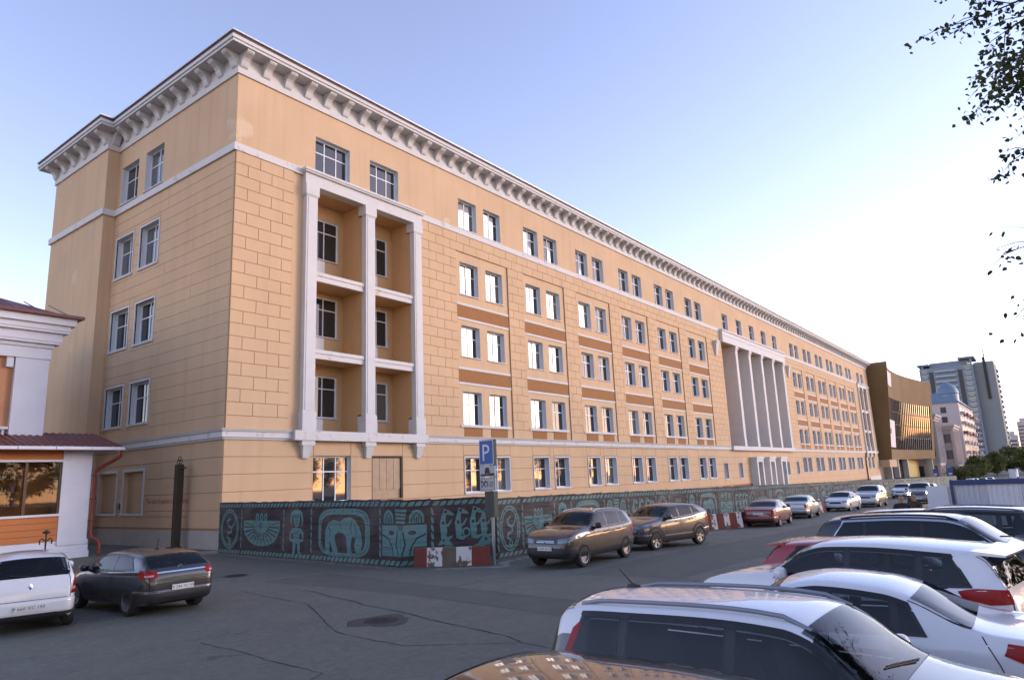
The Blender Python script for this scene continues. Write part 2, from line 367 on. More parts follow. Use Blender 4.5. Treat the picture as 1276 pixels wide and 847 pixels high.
u=mir(5.3,7.9); holesG.append((*u,1.9,4.43)); window(*u,1.9,4.43,cols=(.33,.65),ft=.66,depth=.30)
u=mir(9.5,12.0); holesG.append((*u,1.9,4.43)); window(*u,1.9,4.43,cols=(.33,.65),ft=.66,depth=.30)
holesG.append((9.5,12.0,1.9,4.43))
m_board=pmat('boarding',(.55,.40,.27),.85,col2=(.38,.25,.15),vscale=2.5,detail=6,coords='World')
e=MB(); e.box(9.56,11.85,.10,.16,1.9,4.33); bo=e.build('boarded_window',m_board,bld); tag(bo,'blind window closed with weathered boards')
for i in range(4): 
    e=MB(); e.box(9.60+.57*i,10.14+.57*i,.055,.098,2.45,4.30); e.build('board',m_board,bo)
e=MB(); e.box(9.5,9.56,0,.2,1.9,4.43); e.box(11.85,12.0,-.01,.2,1.9,4.43); e.box(9.56,11.85,0,.2,4.33,4.43); e.build('frame',m_rust,bo)
# portico opening, top windows, doors
PU=(CB-13.3,CB+13.3); PZ=(Z_LEDGE1,19.3)
for k in range(5):
    u0=70.75+5.37*k; holesU.append((u0,u0+2.1,21.15,23.45)); window(u0,u0+2.1,21.15,23.45)
holesU.append((*PU,*PZ))
for a,b in LOG:
    holesU.append((a,b,Z_LEDGE1,20.05)); holesU.append((*mir(a,b),Z_LEDGE1,20.05))
for u0 in (66.3,71.5,CB*2-67.6,CB*2-72.8):
    holesG.append((u0,u0+1.3,1.75,3.65)); window(u0,u0+1.3,1.75,3.65,cols=(),ft=None,surround=True)
DOORS=[CB-5.3,CB,CB+5.3]
for x in DOORS: holesG.append((x-.85,x+.85,-3,3.7))
front=MB(); wall_grid(front,0,LB,Z_LEDGE1,Z_TOP,holesU,fmapF(0)); wall_grid(front,0,LB,-4,Z_LEDGE0,holesG,fmapF(0),1)
fw=front.build('front_wall',[m_wall,m_joint],bld,fix=False)
# gable
GW=[(8.0,10.3),(11.25,13.55)]; holesS=[]; holesSG=[]
for a,b in GW:
    for z0,z1 in [(6.75,9.15),(11.5,14.0),(16.2,18.85)]: holesS.append((a,b,z0,z1)); window(a,b,z0,z1,'S',surround=True,near=True)
    holesS.append((a,b,21.2,23.85)); window(a,b,21.2,23.85,'S',near=True)
    holesSG.append((a,b,1.75,4.0))
gab=MB(); wall_grid(gab,0,14.1,Z_LEDGE1,Z_TOP,holesS,fmapG(0)); wall_grid(gab,0,14.1,-1,Z_LEDGE0,holesSG,fmapG(0),1)
PJ=.75
for q in ((14.1,22.6),):
    gab.add([(-PJ,14.1,-1),(-PJ,22.6,-1),(-PJ,22.6,Z_TOP),(-PJ,14.1,Z_TOP)],[(0,1,2,3)]); gab.add([(-PJ,14.1,-1),(0,14.1,-1),(0,14.1,Z_TOP),(-PJ,14.1,Z_TOP)],[(0,1,2,3)])
    gab.add([(-PJ,22.6,-1),(8,22.6,-1),(8,22.6,Z_TOP),(-PJ,22.6,Z_TOP)],[(0,1,2,3)])
gw=gab.build('gable_wall',[m_wall,m_joint],bld,fix=False)
for a,b in GW:                                   # two blind windows, filled in and painted
    m=MB(); m.box(.22,.26,a,b,1.75,4.0); m.box(0,.22,a-.02,a,1.75,4.0); m.box(0,.22,b,b+.02,1.75,4.0); m.box(0,.22,a,b,4.0,4.02); bw=m.build('blind_window',m_wall,bld)
    m=MB(); m.box(-.06,.0,a-.17,a-.02,1.6,4.17); m.box(-.06,0,b+.02,b+.17,1.6,4.17); m.box(-.06,0,a-.02,b+.02,4.02,4.17); m.box(-.09,0,a-.2,b+.2,1.6,1.74); m.build('surround',m_white,bw)
back=MB(); back.box(LB-.3,LB,0.01,DEPTH,-4,Z_TOP); back.box(6.01,LB-.31,DEPTH-.3,DEPTH,-4,Z_TOP); back.box(6.01,6.3,22.65,DEPTH-.31,-4,Z_TOP); back.build('rear_wall',m_wall,bld)
core=MB(); core.box(.5,LB-.5,3.4,22.0,-3,Z_TOP-.2); core.build('inner_core',m_black,bld)
# horizontal courses as prisms of the plan outline
def outline(o): return [(-o,-o),(LB+o,-o),(LB+o,DEPTH+o),(6,DEPTH+o),(6,22.6+o),(-PJ-o,22.6+o),(-PJ-o,14.1-o),(-o,14.1-o)]
def ring(name,o,z0,z1,mat,parent=None):
    m=MB(); m.prism(outline(o),z0,z1); return m.build(name,mat,parent or bld)
led=ring('ledge',.22,Z_LEDGE0+.10,Z_LEDGE1-.12,m_whited); ring('ledge_top',.27,Z_LEDGE1-.12,Z_LEDGE1+.02,m_plinth,led); ring('ledge_bed',.12,Z_LEDGE0,Z_LEDGE0+.10,m_white,led)
stc=ring('string_course',.14,Z_STR0,Z_STR1,m_whited)
cor=ring('cornice',.10,Z_TOP,25.62,m_white)
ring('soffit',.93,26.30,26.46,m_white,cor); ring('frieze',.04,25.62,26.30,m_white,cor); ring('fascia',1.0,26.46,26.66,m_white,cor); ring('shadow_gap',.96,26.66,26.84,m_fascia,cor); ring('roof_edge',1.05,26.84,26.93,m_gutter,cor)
# scrolled brackets
prof=[(0.03,25.48),(.10,25.48),(.20,25.55),(.27,25.68),(.33,25.84),(.44,25.97),(.60,26.06),(.74,26.12),(.82,26.20),(.83,26.32),(.03,26.32)]
m=MB(); n=len(prof); hw=.22
vs=[(-hw,-d,z) for d,z in prof]+[(hw,-d,z) for d,z in prof]
m.add(vs,[tuple(range(n)),tuple(range(2*n-1,n-1,-1))]+[(i,(i+1)%n,n+(i+1)%n,n+i) for i in range(n)])
bm_=m.mesh('bracket',m_white)
nb=118
for i in range(nb+1):
    link('bracket',bm_,cor,(.22+i*(LB-.44)/nb,0,0))
for i in range(10): link('bracket',bm_,cor,(0,.22+1.405*i,0),(0,0,-math.pi/2))
for i in range(6): link('bracket',bm_,cor,(-PJ,14.3+1.62*i,0),(0,0,-math.pi/2))
link('bracket',bm_,cor,(-PJ/2,14.1,0))
# --- stucco blocks -------------------------------------------------
BC={}
def block_geo(m,u,v,w,h,d0,d1,face,mat=0):
    g=.009; c=.012
    def P(a,b,d): return (a,-d,b) if face=='F' else (-d,a,b)
    vs=[P(u+g,v+g,d0),P(u+w-g,v+g,d0),P(u+w-g,v+h-g,d0),P(u+g,v+h-g,d0),P(u+g+c,v+g+c,d1),P(u+w-g-c,v+g+c,d1),P(u+w-g-c,v+h-g-c,d1),P(u+g+c,v+h-g-c,d1)]
    fs=[(4,5,6,7),(0,1,5,4),(1,2,6,5),(2,3,7,6),(3,0,4,7)]
    if face!='F': fs=[f[::-1] for f in fs]
    m.add(vs,fs,mat)
far=MB()
def block(u0,u1,v0,v1,d0,d1,face,parent,single=True,name='stucco_block'):
    w,h=round(u1-u0,2),round(v1-v0,2)
    if w<.10 or h<.08: return
    if not single: block_geo(far,u0,v0,w,h,d0,d1,face); return
    k=(w,h,round(d1-d0,3),face)
    if k not in BC: m=MB(); block_geo(m,0,0,w,h,0,d1-d0,face); BC[k]=m.mesh(name,m_block,fix=False)
    link(name,BC[k],parent,(u0,-d0,v0) if face=='F' else (-d0,u0,v0))
BK=MB()   # backing of the raised piers
def back_box(u0,u1,v0,v1,d=.07): BK.box(u0,u1,-d,-.001,v0,v1)
RH=(Z_STR0-Z_LEDGE1)/22; BW=1.46
piers=[(13.66,17.42)]+[(x+5.62,x+8.15-.48) for x in BX[:-1]]+[(BX[-1]+5.62,PU[0])]
piers+= [mir(*p) for p in piers]
left=[(0,3.6)]; left+= [mir(0,3.6)]
over=[(13.66,PU[0]),mir(13.66,PU[0])]
zc=Z_STR0-2*RH
for a,b in left: back_box(a,b,Z_LEDGE1,Z_STR0)
for a,b in piers: back_box(a,b,Z_LEDGE1,zc)
for a,b in over: back_box(a,b,zc,Z_STR0)
BK.build('pier_backing',m_joint,fw)
for r in range(22):
    v1=Z_STR0-r*RH; v0=v1-RH
    iv=left+(over if r<2 else piers)
    for a,b in iv:
        if r==21: block(a,b,v0,v1,.07,.095,'F',fw,a<31); continue
        off=(r%2)*BW/2+.0
        us=[a]; k=math.floor((a-off)/BW)+1
        while k*BW+off<b-.12:
            if k*BW+off>a+.12: us.append(k*BW+off)
            k+=1
        us.append(b)
        for p,q in zip(us,us[1:]): block(p,q,v0,v1,.07,.095,'F',fw,p<31)
    # gable: long courses, cut by the windows
    hs=[(h[0]-.17,h[1]+.17) for h in holesS if h[2]-.17<v1-.02 and h[3]+.17>v0+.02]
    cur=0.0
    for a,b in sorted(hs)+[(14.1,14.1)]:
        if a-cur>.1: 
            n=1 if a-cur<5 else 2
            for i in range(n): block(cur+(a-cur)*i/n,cur+(a-cur)*(i+1)/n,v0,v1,.0,.022,'S',gw)
        cur=b
    # partial strips above and below the openings
    for a,b in GW:
        for h in holesS:
            if h[0]!=a or h[2]>21: continue
            lo,hi=h[2]-.17,h[3]+.17
            if v0<lo<v1: block(a-.17,b+.17,v0,lo,.0,.022,'S',gw)
            if v0<hi<v1: block(a-.17,b+.17,hi,v1,.0,.022,'S',gw)
# ground floor: long horizontal courses
GH=.855; rows=[5.24-GH*(i+1) for i in range(5)]
for r in range(10):
    v1=Z_LEDGE0-r*GH; v0=v1-GH
    for face,holes,umax,par in (('F',holesG,LB,fw),('S',holesSG,14.1,gw)):
        if face=='S' and v0<.85: continue
        pad=.16
        hs=sorted((h[0]-(pad if face=='F' and h[1]-h[0]<2.3 else (.17 if face=='S' else 0)),h[1]+(pad if face=='F' and h[1]-h[0]<2.3 else (.17 if face=='S' else 0)),h[2]-.14,h[3]+.17 if h[1]-h[0]<2.3 else h[3]) for h in holes)
        cur=0.0
        for a,b,lo,hi in hs+[(umax,umax,-9,99)]:
            if lo<v1-.02 and hi>v0+.02:
                if a-cur>.1: block(cur,a,v0,v1,.0,.022,face,par,cur<31)
                if a<umax:
                    if v0<lo<v1: block(a,b,v0,lo,.0,.022,face,par,a<31)
                    if v0<hi<v1: block(a,b,hi,v1,.0,.022,face,par,a<31)
                cur=b
fo=far.build('far_stucco_blocks',m_block,fw,fix=False); fo['kind']='stuff'
m=MB(); m.box(-.06,.0,0,14.1,-.5,.86); m.build('plinth',m_plinth,gw)
m=MB(); m.box(-.06,DOORS[0]-1.2,-.06,-.0,-4,.9); m.box(DOORS[2]+1.2,LB-12,-.06,0,-4.,-.2); m.build('plinth',m_plinthb,fw)
m=MB(); m.box(LB-12,LB+.02,-.07,0,-4.,.2); m.build('plinth',m_whited,fw)
# bays: spandrels and bands
sp=MB(); sp.box(0,5.95,-.03,0,0,.88); spm=sp.mesh('spandrel_panel',m_brown); sp=MB(); sp.box(0,6.0,-.055,0,0,.16); bdm=sp.mesh('spandrel_band',m_white)
sp=MB(); sp.box(0,1.95,-.03,0,0,.62); sqm=sp.mesh('apron_panel',m_brown); sp=MB(); sp.box(0,5.75,-.12,0,0,.15); slm=sp.mesh('sill_band',m_white)
for x0 in BAYS:
    u=x0-.42
    for z in (14.32,9.62):
        link('spandrel_panel',spm,fw,(u,0,z)); link('spandrel_band',bdm,fw,(u-.02,0,z+.90)); link('spandrel_band',bdm,fw,(u-.02,0,z-.18))
    for dx in (.05,3.0): link('apron_panel',sqm,fw,(x0+dx,0,5.80))
    link('sill_band',slm,fw,(x0-.4,0,6.43))
# --- loggias with pilasters -----------------------------------------
PIL=[(4.30,5.10),(8.72,9.50),(12.90,13.64)]
def loggia(flip):
    f=(lambda a,b:mir(a,b)) if flip else (lambda a,b:(a,b))
    lg=link('loggia',None,bld); m=MB(); YB=1.8
    for a,b in LOG:
        u0,u1=f(a,b)
        hl=[]
        wa,wb=(a+1.15,b-.40)
        for (z0,z1),fz in zip(((6.75,9.25),(11.65,14.1),(16.5,19.1)),(Z_LEDGE1,10.35,14.9)):
            w0,w1=f(wa,wb); hl.append((w0,w1,z0,z1)); window(w0,w1,z0,z1,cols=(.5,),ft=.70,depth=.2,plane=YB,near=not flip,parent=lg)
            d0,d1=(w0,w0+(w1-w0)*.5)
            dm=MB(); dm.box(d0+.02,d1,YB-.01,YB+.05,fz+.03,z0-.055); dm.build('balcony_door_panel',m_frame,lg)
        wall_grid(m,u0,u1,Z_LEDGE1,20.05,hl,lambda u,v:(u,YB,v))
        for uu in (u0,u1): m.add([(uu,0,Z_LEDGE1),(uu,YB,Z_LEDGE1),(uu,YB,20.05),(uu,0,20.05)],[(0,1,2,3)])
        m.add([(u0,0,20.05),(u1,0,20.05),(u1,YB,20.05),(u0,YB,20.05)],[(0,1,2,3)])
        for z0,z1 in ((9.84,10.30),(14.36,14.84)):
            s=MB(); s.box(u0+.005,u1-.005,-.20,0,z0,z1-.16); s.box(u0+.005,u1-.005,-.26,.0,z1-.16,z1+.05); s.build('balcony_edge',m_whited,lg)
            s=MB(); s.box(u0+.01,u1-.01,0.005,YB-.01,z0+.05,z1-.05); s.build('balcony_floor',m_loggia,lg)
    m.build('loggia_wall',m_loggia,lg,fix=False)
    for a,b in PIL:
        u0,u1=f(a,b); p=MB(); p.box(u0+.02,u1-.02,-.36,.3,Z_LEDGE1+1.1,19.3); p.box(u0+.13,u1-.13,-.385,-.3,Z_LEDGE1+1.15,19.25); p.box(u0-.05,u1+.05,-.43,.3,Z_LEDGE1+.02,Z_LEDGE1+1.02); p.box(u0-.02,u1+.02,-.39,.3,Z_LEDGE1+1.02,Z_LEDGE1+1.1)
        p.box(u0-.02,u1+.02,-.39,.3,19.3,19.38); p.box(u0-.06,u1+.06,-.43,.3,19.38,20.02); p.build('pilaster',m_white,lg)
        c=MB(); w=(u1-u0); c.hexa([(u0+.20,-.18,4.30),(u1-.20,-.18,4.30),(u1-.20,-.023,4.30),(u0+.20,-.023,4.30)],[(u0+.08,-.36,4.98),(u1-.08,-.36,4.98),(u1-.08,-.023,4.98),(u0+.08,-.023,4.98)]); c.box(u0-.02,u1+.02,-.40,-.023,4.98,5.238); c.build('corbel',m_white,lg)
    u0,u1=f(4.25,13.70); p=MB(); p.box(u0,u1,-.34,.3,20.02,20.72); p.box(u0-.10,u1+.10,-.48,.1,20.72,20.82); p.box(u0-.14,u1+.14,-.54,.1,20.82,20.96); p.build('entablature',m_white,lg)
    u0,u1=f(3.8,13.9); p=MB(); p.box(u0,u1,-.46,-.12,Z_LEDGE0+.004,Z_LEDGE1+.018); p.build('loggia_ledge',m_whited,lg)
loggia(False); loggia(True)
# --- portico ----------------------------------------------------------
pt=link('portico',None,bld); m=MB(); YB=2.6; hl=[]
for k in range(5):
    u0=70.75+5.37*k
    for z0,z1 in ((6.9,9.3),(11.5,13.8),(15.8,18.2)): hl.append((u0,u0+2.1,z0,z1)); window(u0,u0+2.1,z0,z1,depth=.2,plane=YB,parent=pt)
wall_grid(m,*PU,*PZ,hl,lambda u,v:(u,YB,v))
for uu in PU: m.add([(uu,0,PZ[0]),(uu,YB,PZ[0]),(uu,YB,PZ[1]),(uu,0,PZ[1])],[(0,1,2,3)])
m.add([(PU[0],0,PZ[1]),(PU[1],0,PZ[1]),(PU[1],YB,PZ[1]),(PU[0],YB,PZ[1])],[(0,1,2,3)]); m.build('portico_wall',m_loggia,pt,fix=False)
for k in range(5):
    x=74.25+5.33*k; c=MB(); c.box(x-.42,x+.42,-.30,1.75,Z_LEDGE1+.02,18.75); c.box(x-.50,x+.50,-.38,1.8,18.75,18.95); c.box(x-.58,x+.58,-.46,1.85,18.95,19.28); c.box(x-.44,x+.44,-.33,1.78,Z_LEDGE1+.021,Z_LEDGE1+1.0); c.build('column',m_white,pt)
m=MB(); m.box(PU[0]-.3,PU[1]+.3,-.50,.2,19.28,20.2); m.box(PU[0]-.33,PU[1]+.33,-.54,.2,20.2,20.3); m.box(PU[0]-.3,PU[1]+.3,-.50,.2,20.3,20.78); m.box(PU[0]-.4,PU[1]+.4,-.62,.2,20.78,20.98); m.build('architrave',m_white,pt)
m=MB(); m.box(PU[0]-.2,PU[1]+.2,-.50,-.2,Z_LEDGE0+.003,Z_LEDGE1+.019); m.build('stylobate',m_whited,pt)
m_door=pmat('door_grey',(.42,.43,.45),.6,var=.1)
for i,x in enumerate(DOORS):
    d=MB(); d.box(x-1.35,x-.85,-.95,.2,-3,4.1); d.box(x+.85,x+1.35,-.95,.2,-3,4.1); d.box(x-.85,x+.85,-.95,.2,3.7,4.1); d.box(x-1.5,x+1.5,-1.05,.2,4.1,4.4); dd=d.build('door_surround',m_white,pt)
    d=MB(); d.box(x-.83,x-.01,.05,.12,-2.4,3.7); d.box(x+.01,x+.83,.05,.12,-2.4,3.7); d.build('door',m_door if i==1 else m_black,dd)
m=MB(); m.box(PU[0]-.5,PU[1]+1,-4,-.07,-4,-2.0+1.1); m.build('door_steps',m_plinth,pt)
for x in (66.95,LB-66.95):
    m=MB(); m.hexa([(x-.18,-.25,17.2),(x+.18,-.25,17.2),(x+.18,-.0,17.2),(x-.18,0,17.2)],[(x-.55,-.6,18.9),(x+.55,-.6,18.9),(x+.55,0,18.9),(x-.55,0,18.9)]); m.box(x-.6,x+.6,-.65,0,18.9,19.1); m.build('wall_urn',m_white,bld)
# downpipe on the right part and the worn lettering on the gable
m=MB(); m.tube([(LB-15.2,-.35,5.3),(LB-15.2,-.3,4.6),(LB-15.2,-.2,4.2),(LB-15.2,-.2,-2.2)],.13,8); m.build('downpipe',m_rust,bld)
def text_mesh(name,s,size,mat,ext=.0,align='LEFT'):
    c=bpy.data.curves.new(name,'FONT'); c.body=s; c.size=size; c.align_x=align; c.extrude=ext; c.resolution_u=2
    o=bpy.data.objects.new(name,c); COL.objects.link(o); dg=bpy.context.evaluated_depsgraph_get(); me=bpy.data.meshes.new_from_object(o.evaluated_get(dg)); bpy.data.objects.remove(o); bpy.data.curves.remove(c)
    me.name=name; me.materials.clear(); me.materials.append(mat); return me
m_redpaint=pmat('red_lettering',(.30,.045,.02),.8); m_brownpaint=pmat('faded_lettering',(.34,.17,.06),.85)
t=text_mesh('wall_lettering','\u2018The kind of opinion is door terms',.40,m_redpaint); w=max(v.co.x for v in t.vertices)
link('wall_lettering',t,gw,(-.030,7.55,2.22),(R(90),0,-math.pi/2),(4.5/w,1,1))
t=text_mesh('wall_lettering','the kind of opinion is door terms of the kind',.16,m_brownpaint); w=max(v.co.x for v in t.vertices)
link('wall_lettering',t,gw,(-.030,7.4,1.50),(R(90),0,-math.pi/2),(4.2/w,1,1))
for dy,dz,w,h,tt in ((11.0-.45,1.95,.24,.34,0),):
    m=MB(); m.box(-.10,-.024,dy,dy+w,dz,dz+h); m.build('cable_box',m_metal_dark,gw)
# ------------------------------------------------------------------ mural fence
def cloth_mat(name,col,dust=.25):
    m,n,l,b=nmat(name); b.inputs['Roughness'].default_value=.7; b.inputs['Specular IOR Level'].default_value=.3
    g=n.new('ShaderNodeNewGeometry')
    t=n.new('ShaderNodeTexNoise'); t.inputs['Scale'].default_value=1.1; t.inputs['Detail'].default_value=7; l.new(g.outputs['Position'],t.inputs['Vector'])
    mx=n.new('ShaderNodeMix'); mx.data_type='RGBA'; mr=n.new('ShaderNodeMapRange'); mr.inputs[1].default_value=.42; mr.inputs[2].default_value=.75; mr.inputs[4].default_value=dust; l.new(t.outputs['Fac'],mr.inputs[0]); l.new(mr.outputs[0],mx.inputs['Factor'])
    mx.inputs[6].default_value=(*col,1); mx.inputs[7].default_value=(.26,.22,.19,1); l.new(mx.outputs[2],b.inputs['Base Color'])
    mp=n.new('ShaderNodeMapping'); mp.inputs['Rotation'].default_value=(0,R(40),0); mp.inputs['Scale'].default_value=(.5,.5,2.6); l.new(g.outputs['Position'],mp.inputs['Vector'])
    w=n.new('ShaderNodeTexNoise'); w.inputs['Scale'].default_value=1.0; w.inputs['Detail'].default_value=3; l.new(mp.outputs[0],w.inputs['Vector'])
    bp=n.new('ShaderNodeBump'); bp.inputs['Strength'].default_value=.75; bp.inputs['Distance'].default_value=.16; l.new(w.outputs['Fac'],bp.inputs['Height']); l.new(bp.outputs[0],b.inputs['Normal'])
    return m
m_cloth=cloth_mat('banner_dark',(.038,.028,.031)); m_teal=cloth_mat('banner_teal',(.092,.205,.205),.22)
FH=2.08
class Art:
    """flat print, drawn in panel coordinates (s right, t up) as thin raised sheets"""
    def __init__(s): s.m=MB(); s.k=0
    def poly(s,pts,mat=0):
        s.k+=1; d=-(.004+ .003*mat + .00002*(s.k%40)); s.m.add([(a,d,b) for a,b in pts],[tuple(range(len(pts)))],mat)
    def stroke(s,pts,w,mat=0,close=False):
        P=[Vector((a,b,0)) for a,b in pts]; 
        if close: P.append(P[0].copy()); 
        L=[];Rr=[]
        n=len(P)
        for i,p in enumerate(P):
            if close and i in (0,n-1): d=(P[1]-P[n-2])
            else: d=P[min(i+1,n-1)]-P[max(i-1,0)]
            d.normalize(); q=Vector((-d.y,d.x,0)); ww=(w[i] if isinstance(w,list) else w)/2
            L.append(p+q*ww); Rr.append(p-q*ww)
        s.k+=1; dd=-(.004+.003*mat+.00002*(s.k%40))
        s.m.add([(p.x,dd,p.y) for p in L]+[(p.x,dd,p.y) for p in Rr],[(i,i+1,n+i+1,n+i) for i in range(n-1)],mat)
    def ell(s,cx,cy,rx,ry,a0=0,a1=360,n=20):
        return [(cx+rx*math.cos(R(a0+(a1-a0)*i/n)),cy+ry*math.sin(R(a0+(a1-a0)*i/n))) for i in range(n+(0 if a1-a0==360 else 1))]
    def disc(s,cx,cy,rx,ry,mat=0,n=18): s.poly(s.ell(cx,cy,rx,ry,n=n),mat)
    def ringe(s,cx,cy,rx,ry,w,mat=0,n=26): s.stroke(s.ell(cx,cy,rx,ry,n=n),w,mat,True)
def rope(A,x0,y0,x1,y1,w=.15,step=.25):
    L=math.hypot(x1-x0,y1-y0); n=max(1,int(L/step)); ux,uy=(x1-x0)/L,(y1-y0)/L; st=L/n; r=random.Random(int(x0*100+y0*37+y1*11))
    for i in range(n):
        c=(i+.5)*st; h=st*.30; sl=.07
        pts=[]
        for a,b in ((-h-sl*.9,-.5),(h-sl*1.3,-.5),(h-sl*.2,-.32),(h+sl*.9,.5),(-h+sl*1.3,.5),(-h+sl*.2,.32)):
            aa=a+r.uniform(-.012,.012); bb=b*w*r.uniform(.88,1.08); pts.append((x0+ux*(c+aa)-uy*bb,y0+uy*(c+aa)+ux*bb))
        A.poly(pts)
def mot_ring(A,w):
    cx,cy=w/2,1.03; rx,ry=min(.36*w,.75),.72
    A.ringe(cx,cy,rx,ry,.17); A.ringe(cx,cy,rx*.99,ry*.99,.03,1)
    for a in range(20,360,34): A.disc(cx+rx*math.cos(R(a)),cy+ry*math.sin(R(a)),.035,.045,1,8)
    A.stroke([(cx+.05*w,cy+.42),(cx-.10*w,cy+.30),(cx-.06*w,cy+.12),(cx+.08*w,cy+.05),(cx+.10*w,cy-.12),(cx-.08*w,cy-.18),(cx-.10*w,cy-.34),(cx+.05*w,cy-.42)],[.06,.12,.10,.12,.10,.13,.09,.05])
    A.stroke([(cx+.10*w,cy+.05),(cx+.20*w,cy+.20),(cx+.24*w,cy+.40)],[.10,.07,.05]); A.disc(cx+.02*w,cy-.52,.12,.12); A.disc(cx+.02*w,cy-.52,.05,.05,1,8)
def mot_bowl(A,w):
    cx=w/2; rx=.43*w; top=1.38; H=.98
    A.poly([(cx-rx,top)]+[(cx+rx*math.cos(R(t)),top-.12-(H-.12)*abs(math.sin(R(t)))**.8) for t in range(180,361,12)]+[(cx+rx,top)])
    for i in range(-6,7):
        a=R(i*13.5); A.stroke([(cx+.16*w*math.sin(a),top-.20-.30*math.cos(a)),(cx+.44*w*math.sin(a)*.93,top-.14-.80*math.cos(a))],.055,1)
    A.stroke([(cx-rx*.95,top-.09),(cx-.2*w,top-.16),(cx-.16*w,top-.05)],.03,1); A.stroke([(cx+rx*.95,top-.09),(cx+.2*w,top-.16),(cx+.16*w,top-.05)],.03,1)
    for k,dx in enumerate((-.10,0,.10)):
        A.disc(cx+dx*w,top+.14,.045*w*.9,.15); A.disc(cx+dx*w,top+.12,.014*w,.09,1,8)
    r=random.Random(5)
    for i in range(26):
        x=cx+r.uniform(-.15,.15)*w; y=top-.05-r.uniform(0,.62); A.stroke([(x,y),(x+r.uniform(-.05,.05)*w,y+r.uniform(-.07,.07)),(x+r.uniform(-.04,.04)*w,y+r.uniform(-.09,.05))],.022,1)
def mot_man(A,w):
    cx=w/2; s=min(w/2.0,1.15)
    for sd in (-1,1):
        A.stroke([(cx+.10*s*sd,1.76),(cx+.34*s*sd,1.66),(cx+.42*s*sd,1.42),(cx+.36*s*sd,1.20)],[.10,.13,.13,.07])
        A.stroke([(cx+.20*s*sd,1.08),(cx+.46*s*sd,.92),(cx+.44*s*sd,.70),(cx+.16*s*sd,.66)],[.16,.13,.12,.08])
        A.stroke([(cx+.15*s*sd,.66),(cx+.17*s*sd,.40),(cx+.18*s*sd,.26),(cx+.30*s*sd,.25)],[.22,.19,.15,.07])
        A.disc(cx+.10*s*sd,1.53,.055,.035,1,10); A.stroke([(cx+.02*s*sd,1.62),(cx+.20*s*sd,1.60)],.02,1)
    A.disc(cx,1.48,.25*s,.33); A.poly([(cx-.26*s,1.14),(cx+.26*s,1.14),(cx+.20*s,.78),(cx+.28*s,.58),(cx-.28*s,.58),(cx-.20*s,.78)])
    A.stroke([(cx,1.60),(cx-.03,1.40),(cx+.04,1.38)],.025,1); A.stroke([(cx-.08*s,1.29),(cx+.08*s,1.29)],.035,1)
    A.ringe(cx,.86,.09*s,.09,.025,1); A.stroke([(cx-.2*s,1.06),(cx,.96),(cx+.2*s,1.06)],.025,1); A.stroke([(cx,.56),(cx,.30)],.05,1)
def rsq(cx,cy,rx,ry,p=4,n=36): 
    o=[]
    for i in range(n):
        t=2*math.pi*i/n; c,s=math.cos(t),math.sin(t); o.append((cx+rx*math.copysign(abs(c)**(2/p),c),cy+ry*math.copysign(abs(s)**(2/p),s)))
    return o
def mot_bear(A,w):
    cx=w/2; k=w/4.3; rx=.375*w
    A.poly(rsq(cx,1.02,rx,.80)); A.poly(rsq(cx-.01*w,.98,rx*.86,.64),1)
    r=random.Random(9)
    for i in range(44):
        t=2*math.pi*i/44; c,s=math.cos(t),math.sin(t); x=cx+rx*.93*math.copysign(abs(c)**.5,c); y=1.02+.73*math.copysign(abs(s)**.5,s); A.disc(x,y,.035*k,.03,1,6)
    def L(pts): return [(cx+a*k,b) for a,b in pts]
    def X(pts,wd): return A.stroke(L(pts),wd)
    Z=.010
    # beast: standing body, lowered head on the right
    body=[(-1.12,.30),(-1.16,.75),(-1.12,1.10),(-.95,1.33),(-.6,1.44),(-.2,1.38),(.1,1.50),(.42,1.54),(.75,1.44),(1.0,1.22),(1.12,.95),(1.16,.68),(1.10,.44),(.92,.34),(.74,.42),(.70,.60),(.76,.80),(.62,.92),(.50,.72),(.50,.46),(.60,.30),(.28,.30),(.24,.55),(.20,.86),(.0,1.0),(-.30,1.02),(-.52,.92),(-.50,.70),(-.36,.48),(-.32,.30),(-.62,.30),(-.74,.55),(-.86,.75),(-.84,.55),(-.86,.30)]
    for q in range(30): X([(-1.30+.09*q,1.50+.04*math.sin(q)),(-1.24+.09*q,1.62)],.035)
    for q in range(14): X([(-1.32,.35+.08*q),(-1.22,.40+.08*q)],.035); X([(1.26,.35+.08*q),(1.34,.41+.08*q)],.035)
    A.k+=1; A.m.add([(cx+a*k,-.0105,b) for a,b in body],[tuple(range(len(body)))],0)
    def dk(pts,wd): 
        n0=len(A.m.v); A.stroke(L(pts),wd,1); A.m.v[n0:]=[(a,-.013,b) for a,b in [(q[0],q[2]) for q in A.m.v[n0:]]]
    dk([(.55,1.38),(.45,1.15),(.52,1.0)],.04); dk([(.70,1.28),(.82,1.05),(.78,.82)],.035); dk([(-.95,1.2),(-.8,1.05),(-.85,.9)],.035); dk([(-.2,1.3),(-.1,1.15)],.03); dk([(.86,.60),(1.0,.62)],.03)
    for a,b in ((-.5,1.55),(.05,1.58),(.35,1.62),(-.95,1.5),(1.15,1.35),(1.22,.9),(-1.28,.8)): 
        X([(a-.12,b-.03),(a,b+.05),(a+.12,b-.02)],.07)
